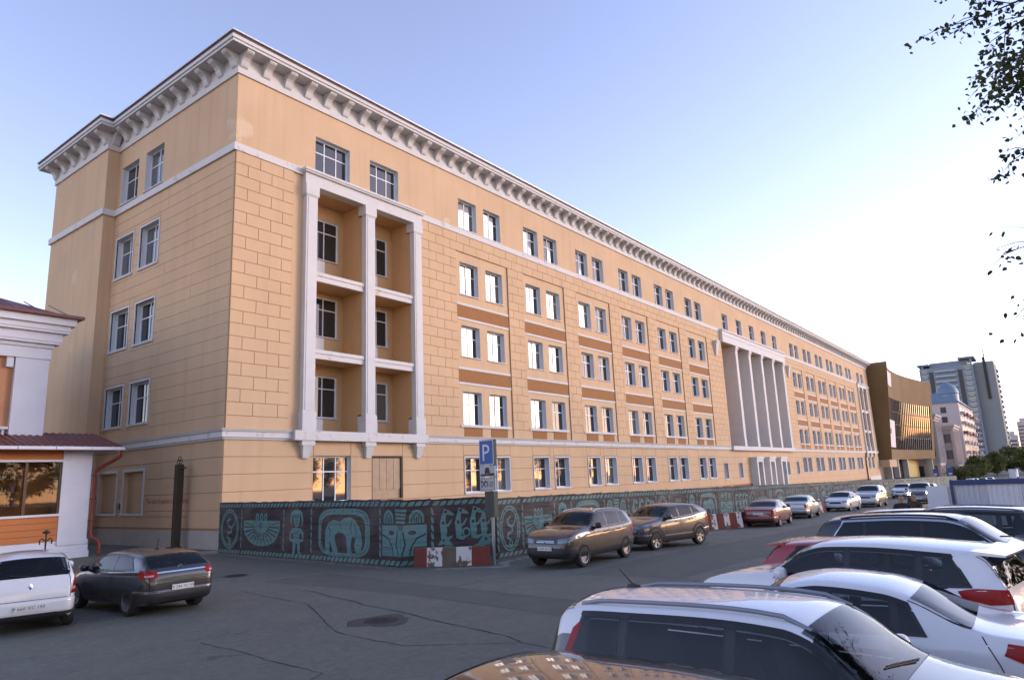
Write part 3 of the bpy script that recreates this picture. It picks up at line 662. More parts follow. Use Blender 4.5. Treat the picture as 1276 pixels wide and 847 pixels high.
def mot_face(A,w):
    cx=w/2; s=w/2.3
    for sd in (-1,1):
        c=cx+.62*s*sd
        A.poly([(c-.28*s,1.36)]+[(c+.28*s*math.cos(R(t)),1.50+.28*math.sin(R(t))) for t in range(180,-1,-20)]+[(c+.28*s,1.36)])
        A.stroke([(c-.18*s,1.37),(c-.18*s,1.52),(c,1.69),(c+.18*s,1.52),(c+.18*s,1.37)],.04,1)
        for dx in (-.08,.0,.08): A.stroke([(c+dx*s,1.38),(c+dx*s,1.56)],.03,1)
    for i in range(4): A.poly([(cx-.26*s+.02*i,1.80-.12*i),(cx+.26*s-.02*i,1.80-.12*i),(cx+.26*s-.02*i,1.72-.12*i),(cx-.26*s+.02*i,1.72-.12*i)])
    A.poly([(cx-.98*s,1.30),(cx+.98*s,1.30),(cx+.98*s,.34),(cx-.98*s,.34)])
    for dx in (-.09,0,.09): A.stroke([(cx+dx*s,1.30),(cx+dx*s,1.14)],.04,1)
    for sd in (-1,1):
        A.poly(A.ell(cx+.45*s*sd,1.06,.15*s,.07),1); A.stroke([(cx+.12*s*sd,1.10),(cx+.20*s*sd,.70),(cx+.08*s*sd,.36)],.05,1); A.stroke([(cx+.95*s*sd,1.0),(cx+.62*s*sd,.88),(cx+.42*s*sd,.62),(cx+.36*s*sd,.36)],.05,1)
        for i in range(4): A.stroke([(cx+(.52+.12*i)*s*sd,.36),(cx+(.52+.12*i)*s*sd,.56)],.03,1)
        A.stroke([(cx+.5*s*sd,.60),(cx+.97*s*sd,.60)],.03,1)
def mot_liz(A,w):
    k=w/3.1
    A.stroke([(a*k,b) for a,b in [(.30,.62),(.55,.74),(.75,.66),(.95,.46),(1.35,.38),(1.8,.38),(2.2,.48),(2.45,.66),(2.70,.62),(2.85,.74)]],[.05,.20,.20,.20,.22,.22,.24,.30,.24,.05])
    A.stroke([(.34*k,.46),(.55*k,.52),(.75*k,.60)],.06)
    for i in range(8): A.disc((1.0+.16*i)*k,.41+.004*i*i*.4,.035,.035,1,8)
    A.disc(2.55*k,.72,.05,.06,1,8); A.disc(.56*k,.76,.05,.04,1,8)
    for i,(x,h) in enumerate(((.55,1.78),(1.25,1.80),(1.95,1.82),(2.45,1.72))):
        A.stroke([(x*k,.80),((x+.03)*k,1.05),((x-.02)*k,1.30),((x+.02)*k,1.52),((x+.10)*k,h-.1),((x+.32)*k,h-.16),((x+.5)*k,h-.22)],[.16,.24,.22,.15,.22,.14,.05])
        A.stroke([((x)*k,.84),((x+.22)*k,.80),((x+.42)*k,.88)],[.14,.12,.04]); A.stroke([((x+.02)*k,1.20),((x+.24)*k,1.24),((x+.40)*k,1.42)],[.10,.08,.04])
        A.disc((x+.12)*k,h-.10,.06,.05,1,9); A.disc((x)*k,1.32,.05,.06,1,8)
    A.ringe(1.62*k,.98,.12,.13,.06)
ART=[mot_ring,mot_bowl,mot_man,mot_bear,mot_face,mot_liz]
ARTC={}
def art_mesh(i,w):
    k=(i,round(w,1))
    if k not in ARTC:
        w_=k[1]; A=Art(); ART[i](A,w_)
        rope(A,.05,FH-.12,w_-.02,FH-.12); rope(A,.05,.13,w_-.02,.13); rope(A,.04,.26,.04,FH-.24,.10)
        ARTC[k]=(A.m.mesh('print',[m_teal,m_cloth],fix=False),w_)
    return ARTC[k]
fence=empty('mural_fence',(-2.03,-14.55,0),0,'low dark fence printed with teal folk beasts around the ochre building','fence')
FO=Vector((-2.03,-14.55,0))
def fence_panel(p0,p1,i,h=FH,cut=None):
    a=Vector((*p0,zg(p0[0]))); b=Vector((*p1,zg(p1[0]))); L=(b-a).length; ang=math.atan2(b.y-a.y,b.x-a.x); sl=-math.asin((b.z-a.z)/L)
    m=MB(); n=max(2,int(L/.25)); r=random.Random(int(L*1000)+i)
    top=[h+.02+r.uniform(-.018,.018) for _ in range(n+1)]
    vs=[];
    for k in range(n+1):
        x=L*k/n; vs+=[(x,0,.02),(x,0,top[k]),(x,.05,top[k]),(x,.05,.02)]
    fs=[]
    for k in range(n):
        q=4*k
        for j in range(4): fs.append((q+j,q+(j+1)%4,q+4+(j+1)%4,q+4+j))
    m.add(vs,fs); o=m.build('banner_panel',m_cloth,fence,False,tuple(a-FO),(0,sl,ang))
    if cut:
        me,w=art_mesh(i,cut[0]); k_=w/cut[0]; bm=bmesh.new(); bm.from_mesh(me)
        for x_,n_ in ((cut[1]*k_,-1),(cut[2]*k_,1)): bmesh.ops.bisect_plane(bm,geom=bm.verts[:]+bm.edges[:]+bm.faces[:],plane_co=(x_,0,0),plane_no=(n_,0,0),clear_outer=True)
        me=bpy.data.meshes.new('print'); bm.to_mesh(me); bm.free(); me.materials.append(m_teal); me.materials.append(m_cloth)
        for v in me.vertices: v.co.x-=cut[1]*k_
        link('print',me,o,(0,0,0),None,(1/k_,1,h/FH))
    else:
        me,w=art_mesh(i,L); link('print',me,o,(0,0,0),None,(L/w,1,h/FH))
    p=MB(); p.tube([(.0,.10,0),(.0,.10,h+.06)],.03,6); p.build('post',m_galv,o)
A0=Vector((-1.05,-1.7)); A1=Vector((-2.03,-14.55)); u=(A1-A0).normalized(); LA=(A1-A0).length; bs=[0,2.05,5.5,7.5,11.75,LA]
for k in range(4): fence_panel(tuple(A0+u*bs[k]),tuple(A0+u*bs[k+1]),k,2.2)
B1=Vector((.87,-16.35)); ub=(B1-A1).normalized(); FW=LA-11.75+1.05       # the mask motif wraps round the corner
fence_panel(tuple(A0+u*11.75),tuple(A1),4,2.18,(FW,0,LA-11.75)); fence_panel(tuple(A1),tuple(A1+ub*1.05),4,2.16,(FW,LA-11.75,FW)); fence_panel(tuple(A1+ub*1.05),tuple(B1),5,2.14)
path=[Vector(p) for p in ((.87,-16.35),(20,-17.0),(36,-17.3),(84,-16.6),(163,-15.2),(163,-3))]
seg=0; cur=path[0].copy(); i=0; WD=[1.4,2.0,1.15,2.5,2.05,2.6]
while seg<len(path)-1:
    w=WD[i%6]*(1 if cur.x<60 else 1.6); u=(path[seg+1]-cur); 
    if u.length<w*1.3: nxt=path[seg+1].copy(); seg+=1
    else: nxt=cur+u.normalized()*w
    fence_panel(tuple(cur),tuple(nxt),i%6,2.05); cur=nxt; i+=1
m=MB(); m.box(0,.16,-.012,0,0,.10); t=m.build('paper_notice',m_frame,fence,False,(.58,7.2,1.82),(0,0,R(-94.5)))

# ------------------------------------------------------------------ painted concrete barriers
m_conc=pmat('concrete_dirty',(.20,.15,.11),.92,col2=(.065,.045,.03),vscale=3.5,detail=8,bump=.5,bscale=25)
m_red=pmat('barrier_red',(.24,.04,.025),.8,col2=(.09,.03,.02),vscale=5,detail=8,bump=.4,bscale=25); m_bwhite=pmat('barrier_white',(.60,.57,.54),.85,col2=(.13,.095,.065),thr=.53,vscale=3.2,detail=9,bump=.4,bscale=25)
def barrier(loc,ang,L,H,pat,label):
    e=empty('concrete_barrier',loc,ang,label,'barrier','painted concrete barriers')
    D=.34
    m=MB(); m.hexa([(-L/2,-D/2,0),(L/2,-D/2,0),(L/2,D/2,0),(-L/2,D/2,0)],[(-L/2+.03,-D/2+.09,H),(L/2-.03,-D/2+.09,H),(L/2-.03,D/2-.09,H),(-L/2+.03,D/2-.09,H)]); m.build('block',m_conc,e)
    x=-L/2+.02; tot=sum(p[1] for p in pat)
    for c,f in pat:
        w=(L-.04)*f/tot
        if c!='c':
            s=MB(); s.hexa([(x,-D/2-.006,.03),(x+w,-D/2-.006,.03),(x+w,D/2+.006,.03),(x,D/2+.006,.03)],[(x,-D/2+.083,H+.006),(x+w,-D/2+.083,H+.006),(x+w,D/2-.083,H+.006),(x,D/2-.083,H+.006)]); s.build('painted_stripe',m_red if c=='r' else m_bwhite,e)
        x+=w
barrier((-1.08,-16.0,0),math.atan2(-17.12+14.95,1.35),2.55,.60,[('r',.9),('w',1.1),('c',1.0),('w',1.1),('r',1.3)],'grimy red and white concrete barrier at the foot of the parking sign')
barrier((16.9,-18.2,zg(16.9)),R(-30),2.6,.78,[('r',1),('w',.6),('r',.8),('w',.6),('r',.8),('w',.6)],'striped concrete barrier beside the grey crossover')
barrier((20.2,-18.35,zg(20.2)),R(-8),2.4,.75,[('w',1),('r',1),('w',1),('r',1),('w',1)],'striped concrete barrier behind the red saloon')
barrier((34.2,-18.5,zg(34.2)),R(-6),2.6,.75,[('r',1),('w',1),('r',1),('w',1),('r',1)],'striped concrete barrier ahead of the silver saloon')
# ------------------------------------------------------------------ parking sign
m_blue=pmat('sign_blue',(.012,.085,.34),.4,var=.1); m_signw=pmat('sign_white',(.62,.64,.66),.45,var=.06); m_signgrey=pmat('sign_plate',(.42,.43,.45),.5,var=.1,vscale=6); m_ink=pmat('sign_black',(.015,.015,.017),.5)
m_boxg=pmat('box_grey',(.055,.06,.055),.6,var=.2,vscale=6)
sg=empty('parking_sign',(-.26,-17.09,0),R(-8),'blue parking sign with two plates on a grey post by the barrier','sign')
m=MB(); m.tube([(0,0,0),(0,0,4.05)],.055,12); m.build('post',m_galv,sg,smooth=True)
m=MB(); m.box(-.19,-.06,-.36,.36,3.22,4.06); bx=m.build('sign_case',m_metal_dark,sg)
m=MB(); m.box(-.204,-.19,-.35,.35,3.23,4.05); m.build('sign_rim',m_signw,bx)
m=MB(); m.box(-.208,-.204,-.325,.325,3.255,4.025); m.build('sign_face',m_blue,bx)
t=text_mesh('letter','P',.80,m_signw); bb=[v.co for v in t.vertices]; wx=max(b.x for b in bb)+min(b.x for b in bb)
link('letter',t,bx,(-.2105,wx/2,3.36),(R(90),0,-math.pi/2))
m=MB(); m.box(-.17,-.11,-.355,.355,2.84,3.19); p1=m.build('plate',m_signgrey,sg)
m=MB(); m.box(-.1735,-.17,-.34,.34,2.865,2.925); m.box(-.1735,-.17,-.34,-.10,2.925,2.95); m.box(-.1735,-.17,-.11,.13,2.94,3.06); m.box(-.1735,-.17,-.08,.10,3.06,3.13); m.box(-.1735,-.17,-.10,-.06,2.90,2.94); m.box(-.1735,-.17,.08,.12,2.90,2.94); m.build('pictogram',m_ink,p1)
m=MB(); m.box(-.17,-.11,-.355,.355,2.38,2.80); p2=m.build('plate',m_signgrey,sg)
m=MB(); 
for a,b,c,d in ((-.34,.34,2.40,2.412),(-.34,.34,2.768,2.78),(-.34,-.328,2.412,2.768),(.328,.34,2.412,2.768)): m.box(-.1735,-.17,a,b,c,d)
for s in (-1,1): m.tube([(-.1725,.20-.10*s,2.50),(-.1725,.20+.09*s,2.68)],.016,6); m.tube([(-.1725,.20+.09*s-.045,2.67+.01),(-.1725,.20+.09*s+.045,2.67+.01)],.024,6)
m.build('pictogram',m_ink,p2)
t=text_mesh('numerals','8-20',.26,m_ink); link('numerals',t,p2,(-.1735,.07,2.50),(R(90),0,-math.pi/2),(.72,1,1))
m=MB(); m.box(-.13,.05,-.235,-.015,1.52,2.36); m.build('control_box',m_boxg,sg); m=MB(); m.box(-.12,.04,.005,.225,1.52,2.36); m.build('control_box',m_boxg,sg)

# ------------------------------------------------------------------ gate post by the gable
gp=empty('gate_post',(-.62,2.95,0),0,'dark rusty steel gate post with rings standing against the gable','post')
m=MB(); m.box(-.16,.16,-.16,.16,0,4.15); m.build('column',m_rust,gp); m=MB(); m.box(-.20,.20,-.20,.20,0,.12); m.build('base_plate',m_rust,gp)
for z in (.6,1.5,2.5,3.4): 
    m=MB(); m.box(-.12,.12,.16,.24,z,z+.18); m.build('hinge',m_rust,gp)
for dx,dz in ((-.13,4.28),(.13,4.28),(0,4.42)):
    m=MB(); m.tube([(0+0*dx,dx+.12*math.cos(R(t)),dz+.12*math.sin(R(t))) for t in range(0,361,24)],.018,6); m.build('ring',m_rust,gp)
m=MB(); m.tube([(0,-.16,3.95),(0,-.62,3.97)],.045,8); m.tube([(0,-.45,3.97),(0,-.45,2.2),(0,-.3,2.2)],.022,6); m.build('bracket_arm',m_rust,gp)

# ------------------------------------------------------------------ two small buildings on the left
m_pwhite=pmat('shop_white',(.66,.66,.70),.8,var=.10,vscale=1.1,bump=.25,bscale=12,coords='World'); m_orange=pmat('shop_orange',(.52,.17,.045),.7,var=.12,vscale=1.0,coords='World')
m_rooftile=pmat('roof_burgundy',(.115,.022,.022),.42,var=.25,vscale=2,coords='World'); m_pipe=pmat('pipe_red',(.22,.035,.018),.4,var=.15,vscale=4); m_brframe=pmat('frame_brown',(.10,.045,.015),.5)
def thin_glass(name):
    m,n,l,b=nmat(name); n.remove(b); out=n['Material Output']; tr=n.new('ShaderNodeBsdfTransparent'); tr.inputs[0].default_value=(.82,.80,.76,1); gl=n.new('ShaderNodeBsdfGlossy'); gl.inputs['Roughness'].default_value=.02
    fr=n.new('ShaderNodeFresnel'); fr.inputs['IOR'].default_value=1.5; mx=n.new('ShaderNodeMixShader'); l.new(fr.outputs[0],mx.inputs[0]); l.new(tr.outputs[0],mx.inputs[1]); l.new(gl.outputs[0],mx.inputs[2]); l.new(mx.outputs[0],out.inputs[0]); return m
m_shopglass=thin_glass('shop_glass')
shop=empty('shop_pavilion',(-10,4.5,0),0,'white and orange shop pavilion with burgundy tiled roof and bottle window','building')
SO=Vector((-10,4.5,0))
def sbox(name,x0,x1,y0,y1,z0,z1,mat,par=None):
    m=MB(); m.box(x0+10,x1+10,y0-4.5,y1-4.5,z0,z1); return m.build(name,mat,par or shop)
sbox('wall_pier',-5.35,-4.1,4.5,8.5,0,4.95,m_pwhite); sbox('wall_base',-16,-5.36,4.5,4.9,0,.80,m_pwhite); sbox('wall_step',-16,-4.02,4.36,4.499,0,.28,m_pwhite); sbox('wall_step',-16,-4.05,4.42,4.499,.285,.56,m_pwhite); sbox('wall_step',-5.36,-4.06,4.44,4.499,.60,.80,m_pwhite)
sbox('apron_panel',-16,-5.37,4.52,4.9,.81,1.92,m_orange)
for z in (1.08,1.36,1.64): sbox('plank_joint',-16,-5.38,4.512,4.519,z,z+.018,m_brframe)
sbox('window_ledge',-16,-5.36,4.44,4.9,1.93,2.03,m_pwhite); sbox('window_head',-16,-5.36,4.47,4.9,4.38,4.48,m_pwhite); sbox('sign_band',-16,-5.37,4.51,4.9,4.49,4.94,m_orange)
wf=sbox('shop_window',-5.44,-5.37,4.56,4.68,2.04,4.37,m_brframe)
for x in (-6.78,-9.4,-12.2): sbox('mullion',x-.06,x+.06,4.56,4.68,2.04,4.37,m_brframe)
for a,b in ((-6.72,-5.45),(-9.34,-6.84),(-12.14,-9.46)): sbox('pane',a,b,4.62,4.628,2.04,4.37,m_shopglass)
m_shopin=pmat('shop_interior_warmed',(.42,.20,.075),.8,var=.3,vscale=2); m_shopglow=pmat('shelf_wood',(.50,.42,.32),.5)  # back wall orange stands in for the warm reflection in the shop window
sbox('shop_back_wall',-16,-5.36,5.45,5.55,.8,4.95,m_shopin); sbox('shop_floor',-16,-5.36,4.92,5.44,1.80,1.90,m_shopglow)
m_bot=[pmat('bottle_%d'%i,c,.12,spec=.6) for i,c in enumerate(((.30,.13,.03),(.05,.09,.03),(.45,.30,.12),(.20,.03,.02),(.60,.55,.45)))]
bm=MB(); bm.lathe([(.001,0),(.05,0),(.05,.20),(.018,.28),(.018,.36),(.001,.36)],10); bmeshes=[bm.mesh('bottle',mm,smooth=True) for mm in m_bot]
for j,z in enumerate((2.45,3.05,3.62)):
    sh=sbox('shelf',-9.3,-6.86,4.95,5.35,z,z+.03,m_shopglow)
    for k in range(17): link('bottle',bmeshes[rnd.randrange(5)],sh,(-9.2+10+k*.14+rnd.uniform(-.03,.03),.58+rnd.uniform(-.08,.1),z+.03),None,(1,1,rnd.uniform(.8,1.15)))
# metal tile roof
m=MB(); nx=400; ny=30; x0,x1=-17,-2.95; 
def rz_(x,t): 
    st=t*9; return 5.02+t*.86+.06*abs(math.sin(math.pi*(x/.30)))-.05*(st-math.floor(st))
vs=[]
for i in range(nx+1):
    for j in range(ny+1):
        t=j/ny; x=x0+(x1-x0)*i/nx; vs.append((x+10,3.75+t*3.4-4.5,rz_(x,t)))
m.add(vs,[(i*(ny+1)+j,(i+1)*(ny+1)+j,(i+1)*(ny+1)+j+1,i*(ny+1)+j+1) for i in range(nx) for j in range(ny)]); m.build('roof',m_rooftile,shop,smooth=True,angle=60)
sbox('roof_end',-3.0,-2.93,3.75,7.2,4.90,5.08,m_rooftile); sbox('eave_board',-17,-3.0,3.80,4.6,4.951,5.0,m_rooftile)
for k in range(9): sbox('gutter',-16.5+1.5*k+.015,-16.5+1.5*(k+1)-.015,3.62,3.74,4.90,5.04,m_pwhite)
sbox('gutter_lip',-17,-2.98,3.60,3.76,4.86,4.899,m_rooftile)
m=MB(); P=[(-3.15,3.70,4.88),(-3.15,3.72,4.62),(-3.35,4.0,4.40),(-3.85,4.40,4.05),(-3.97,4.45,3.85),(-3.97,4.45,1.05),(-3.92,4.40,.85),(-3.72,4.22,.72),(-3.66,4.18,.55),(-3.66,4.18,.05)]
m.tube([(a+10,b-4.5,c) for a,b,c in P],.085,10); m.build('downpipe',m_pipe,shop,smooth=True)
for z in (3.7,2.6,1.6): sbox('pipe_clip',-4.1,-3.86,4.36,4.54,z,z+.05,m_metal_dark)

house=empty('corner_house',(-9,6.5,0),0,'white trimmed old house with stepped cornice and dark red metal roof','building')
def hbox(name,x0,x1,y0,y1,z0,z1,mat,par=None):
    m=MB(); m.box(x0+9,x1+9,y0-6.5,y1-6.5,z0,z1); return m.build(name,mat,par or house)
m_hor=pmat('house_orange',(.55,.25,.12),.8,var=.2,vscale=1.4,coords='World')
XC=-5.62
hbox('wall',-16,XC-.06,6.75,20,0,10.0,m_hor); hbox('corner_pilaster',XC-1.42,XC,6.5,8.0,4.0,9.45,m_pwhite); hbox('side_wall',XC-.059,XC-.02,8.01,20,0,10,m_pwhite)
hbox('frieze',-16,XC+.04,6.44,19,9.451,10.0,m_pwhite)
for k,(o,z0,z1) in enumerate(((.10,10.0,10.18),(.30,10.18,10.3),(.34,10.3,10.72),(.55,10.72,10.84),(.60,10.84,11.1),(.78,11.1,11.45))): hbox('cornice_step',-16-o,XC+o,6.44-o,19,z0,z1,m_pwhite)
hbox('vent',-9.1,-8.2,5.6,5.655,11.22,11.30,m_black)
for k in range(7): hbox('dentil',XC-1.46-.62*k-.5+.2,XC-1.46-.62*k-.5+.48,6.55,6.75,8.95,9.45,m_pwhite)
hbox('balustrade_rail',-16,XC-1.43,6.55,6.8,6.0,6.12,m_pwhite); hbox('balustrade_rail',-16,XC-1.43,6.55,6.8,5.1,5.25,m_pwhite)
bm=MB(); bm.lathe([(.05,5.25),(.09,5.3),(.05,5.45),(.10,5.65),(.05,5.85),(.08,6.0)],10); blm=bm.mesh('baluster',m_pwhite,smooth=True)
for k in range(14): link('baluster',blm,house,(XC+9-1.62-.26*k,.18,0))
m=MB(); xe=XC+.98; m.hexa([(-17.2+9,5.45-6.5,11.45),(xe+9,5.45-6.5,11.45),(xe+9,19.5-6.5,11.45),(-17.2+9,19.5-6.5,11.45)],[(-14+9,10.8-6.5,13.6),(xe-4.6+9,10.8-6.5,13.6),(xe-4.6+9,14-6.5,13.6),(-14+9,14-6.5,13.6)]); m.build('roof',m_rooftile,house)
hbox('roof_drip',-17.25,xe+.05,5.40,19.6,11.455,11.60,m_rooftile)
for k in range(10):
    x=xe-.75-1.1*k; m=MB(); m.tube([(x+9-.0,5.50-6.5,11.60),(x+9-max(0,(2.4-.75*k))*.0,8.0-6.5,12.55)],.03,5); m.build('roof_seam',m_rooftile,house)
ir=empty('iron_stand',(-6.6,2.2,0),0,'small black wrought iron stand beside the white hatchback','stand')
m=MB(); m.tube([(0,0,0),(0,0,1.25)],.035,8); m.build('stem',m_metal_dark,ir)
for s in (-1,1): 
    m=MB(); m.tube([(0,0,.95),(.16*s,0,1.08),(.24*s,0,1.0),(.22*s,0,.84)],.028,6); m.build('scroll',m_metal_dark,ir)
m=MB(); m.lathe([(.03,1.25),(.16,1.30),(.12,1.36),(.02,1.42)],12); m.build('cap',m_metal_dark,ir)

# ------------------------------------------------------------------ blue framed sheet fence and white board on the right
m_sheet=pmat('sheet_grey',(.50,.53,.58),.5,var=.08,vscale=2); m_sheet2=pmat('sheet_pale',(.66,.68,.72),.5,var=.06,vscale=2); m_bluef=pmat('frame_blue',(.012,.045,.16),.4,var=.1)
bf=empty('sheet_metal_fence',(12,-29,zg(12)),0,'corrugated grey sheet fence in a dark blue frame behind the parked cars','fence')
YE=-9.5
m=MB(); m.box(-.06,.06,YE,0,1.98,2.16); m.build('top_rail',m_bluef,bf); m=MB(); m.box(-.06,.06,YE,0,.02,.14); m.build('bottom_rail',m_bluef,bf)
for y in (0,-2.45,-4.9,-7.3): m=MB(); m.box(-.075,.075,y-.16 if y else -.1,y,0,2.17); m.build('post',m_bluef,bf)
for k in range(9):
    y1=-.11-1.02*k; m=MB(); vs=[]; n=24
    for j in range(n+1):
        y=y1-1.0*j/n; q=j%4; x=(-.02 if q in (1,2) else .02); vs+=[(x,y,.14),(x,y,1.98)]
    m.add(vs,[(2*j,2*j+2,2*j+3,2*j+1) for j in range(n)]); m.build('sheet',[m_sheet,m_sheet2,m_sheet][k%3],bf)
wb=empty('white_board',(20,-27.62,zg(20)),R(4),'plain white upright board beside the blue framed fence','board')
m=MB(); m.box(-.03,.03,-.42,.42,.18,1.86); m.build('panel',m_sheet2,wb)
for y in (-.3,.3): m=MB(); m.box(-.05,.05,y-.03,y+.03,0,.18); m.box(-.3,.3,y-.03,y+.03,0,.03); m.build('foot',m_galv,wb)

# ------------------------------------------------------------------ people
m_skin=pmat('skin',(.42,.24,.17),.55); m_hair=pmat('hair_dark',(.02,.014,.01),.6)
def skin_mesh(name,verts,edges,radii,mats,sub=2,root=0):
    me=bpy.data.meshes.new(name); me.from_pydata(verts,edges,[]); o=bpy.data.objects.new(name,me); COL.objects.link(o)
    md=o.modifiers.new('s','SKIN'); md.use_smooth_shade=True
    sv=me.skin_vertices[0].data
    for i,r in enumerate(radii): sv[i].radius=(r,r) if not isinstance(r,tuple) else r; sv[i].use_root=(i==root)
    ss=o.modifiers.new('b','SUBSURF'); ss.levels=sub; ss.render_levels=sub
    dg=bpy.context.evaluated_depsgraph_get(); ev=bpy.data.meshes.new_from_object(o.evaluated_get(dg)); bpy.data.objects.remove(o); ev.name=name; ev.materials.clear()
    for m in mats: ev.materials.append(m)
    ev.polygons.foreach_set('use_smooth',[True]*len(ev.polygons)); return ev
def person(loc,rz,label,jacket,trousers,phase):
    e=empty('person',loc,rz,label,'person'); s=phase
    V=[(0,0,.95),(0,0,1.15),(.01,0,1.36),(.01,0,1.47),(.03,0,1.55),(.04,0,1.63),(.035,0,1.72)]; E=[(0,1),(1,2),(2,3),(3,4),(4,5),(5,6)]
    Rr=[(.15,.12),(.15,.11),(.17,.12),(.06,.06),(.065,.07),(.085,.10),(.06,.075)]
    def chain(start,pts,rs):
        p=start
        for q,r in zip(pts,rs): V.append(q); Rr.append(r); E.append((p,len(V)-1)); p=len(V)-1
        return p
    for sd,ph in ((1,s),(-1,-s)):
        chain(0,[(0,.10*sd,.88),(.16*ph+.04,.11*sd,.50),(.28*ph-.06*(ph<0),.11*sd,.10),(.28*ph+.10,.12*sd,.045),(.28*ph+.17,.12*sd,.035)],[.10,.065,.045,.045,.035])
        h=chain(2,[(.0,.20*sd,1.38),(-.12*ph,.26*sd,1.12),(-.14*ph+.10,.25*sd,.90),(-.14*ph+.14,.24*sd,.82)],[.075,.055,.042,.032])
        for k in range(4): chain(h,[(-.14*ph+.15+.018*(k-1.5),.245*sd,.775),(-.14*ph+.165+.016*(k-1.5),.235*sd,.735)],[.010,.008])
        chain(h,[(-.14*ph+.17,.215*sd,.80),(-.14*ph+.19,.21*sd,.77)],[.011,.009])
    me=skin_mesh('body',V,E,Rr,[jacket,trousers,m_skin,m_hair,m_black])
    for p in me.polygons:
        c=p.center; i=0
        if c.z<.96 and abs(c.y)<.2: i=1
        if c.z<.09: i=4
        if c.z>1.475: i=3 if (c.z>1.69 or c.x<.0) else 2
        if c.z<.85 and abs(c.y)>.2: i=2
        p.material_index=i
    link('body',me,e)
    m=MB(); m.add([(.118,-.012,1.60),(.118,.012,1.60),(.10,.008,1.645),(.10,-.008,1.645),(.145,0,1.60)],[(0,1,4),(1,2,4),(2,3,4),(3,0,4),(0,3,2,1)]); m.build('nose',m_skin,e)
    for sd in (-1,1): m=MB(); m.lathe([(.001,-.012),(.022,0),(.001,.012)],8,axis='y',c=(.035,.105*sd,1.615)); m.build('ear',m_skin,e); m=MB(); m.lathe([(.001,-.006),(.010,0),(.001,.006)],8,axis='x',c=(.122,.032*sd,1.645)); m.build('eye',m_black,e)
    m=MB(); m.box(.112,.122,-.025,.025,1.567,1.573); m.build('mouth',m_redpaint,e)
person((8.6,-27.85,zg(8.6)),R(185),'person in a dark jacket walking beside the road',pmat('jacket_dark',(.020,.014,.014),.8),pmat('trousers_dark',(.02,.018,.02),.85),1)
person((10.6,-27.95,zg(10.6)),R(160),'person in brown clothes walking behind a dark jacketed person',pmat('jacket_brown',(.06,.028,.015),.8),pmat('trousers_brown',(.03,.02,.015),.85),-.7)
# ------------------------------------------------------------------ theatre with concave front
m_tconc=pmat('theatre_concrete',(.27,.165,.065),.9,col2=(.13,.080,.035),vscale=.16,detail=9,bump=.3,bscale=3,coords='World'); m_tglass=pmat('theatre_glass',(.03,.025,.02),.06,ior=2.4); m_tdark=pmat('theatre_mullion',(.02,.018,.016),.6); m_poster=pmat('poster_paper',(.62,.56,.57),.7,var=.05); m_yellow=pmat('yellow_render',(.50,.36,.12),.85)
th=empty('theatre',(167.5,0,-2.6),0,'brown concrete theatre with concave glazed front beyond the ochre building','building')
X0,TL=0.0,66.0
def fy(t,z): 
    return -4.4-1.4*t+3.4*math.sin(math.pi*min(1,t**.8))*.9+1.9*(27.0-z)/23.2
def fsurf(m,t0,t1,z0,z1,off=0,n=14,mat=0):
    vs=[]
    for i in range(n+1):
        t=t0+(t1-t0)*i/n
        for z in (z0,z1): vs.append((X0+TL*t,fy(t,z)+off,z+2.6))
    m.add(vs,[(2*i,2*i+2,2*i+3,2*i+1) for i in range(n)],mat)
GT0,GT1,GZ0,GZ1=.10,.965,6.4,19.6
m=MB(); fsurf(m,0,1,GZ1,27.0); fsurf(m,0,1,3.8,GZ0); fsurf(m,0,GT0,GZ0,GZ1,n=4); fsurf(m,GT1,1,GZ0,GZ1,n=2)
m.add([(0,fy(0,3.8),6.4),(0,fy(0,27),29.6),(0,14,29.6),(0,14,6.4)],[(0,1,2,3)]); m.add([(TL,fy(1,3.8),6.4),(TL,fy(1,27),29.6),(TL,14,29.6),(TL,14,6.4)],[(0,1,2,3)])
n=14; vs=[(TL*i/n,fy(i/n,27),29.6) for i in range(n+1)]+[(TL,14,29.6),(0,14,29.6)]; m.add(vs,[tuple(range(len(vs)))]); vs=[(TL*i/n,fy(i/n,3.8),6.4) for i in range(n+1)]+[(TL,14,6.4),(0,14,6.4)]; m.add(vs,[tuple(range(len(vs)))])
m.build('shell',m_tconc,th,fix=False)
m=MB(); fsurf(m,GT0,GT1,GZ0,GZ1,.14,24); tg=m.build('glazing',m_tglass,th,fix=False)
for i in range(29):
    t=GT0+(GT1-GT0)*i/28; a=Vector((TL*t,fy(t,GZ0),GZ0+2.6)); b=Vector((TL*t,fy(t,GZ1),GZ1+2.6)); m=MB(); m.hexa([(a.x-.13,a.y-.02,a.z),(a.x+.13,a.y-.02,a.z),(a.x+.13,a.y+.13,a.z),(a.x-.13,a.y+.13,a.z)],[(b.x-.13,b.y-.02,b.z),(b.x+.13,b.y-.02,b.z),(b.x+.13,b.y+.13,b.z),(b.x-.13,b.y+.13,b.z)]); m.build('mullion',m_tdark,tg)
for z in (9.6,12.9,16.2): m=MB(); fsurf(m,GT0,GT1,z,z+.22,.12,24); m.build('transom',m_tdark,tg,fix=False)
m=MB(); fsurf(m,.115,.33,6.9,13.8,-.10,4); m.build('poster',m_poster,th,fix=False); m=MB(); fsurf(m,.16,.22,10.3,11.6,-.13,3); m.build('poster_print',m_tdark,th,fix=False)
m=MB(); fsurf(m,.10,.30,22.6,26.2,-.06,4); m.build('faded_panel',m_poster,th,fix=False)
m=MB(); m.box(3,TL-2,5,6,0,6.39); m.build('recessed_wall',m_tdark,th); m=MB(); m.box(TL*.62,TL*.95,.5,1.2,0,6.39); m.build('yellow_wall',m_yellow,th)
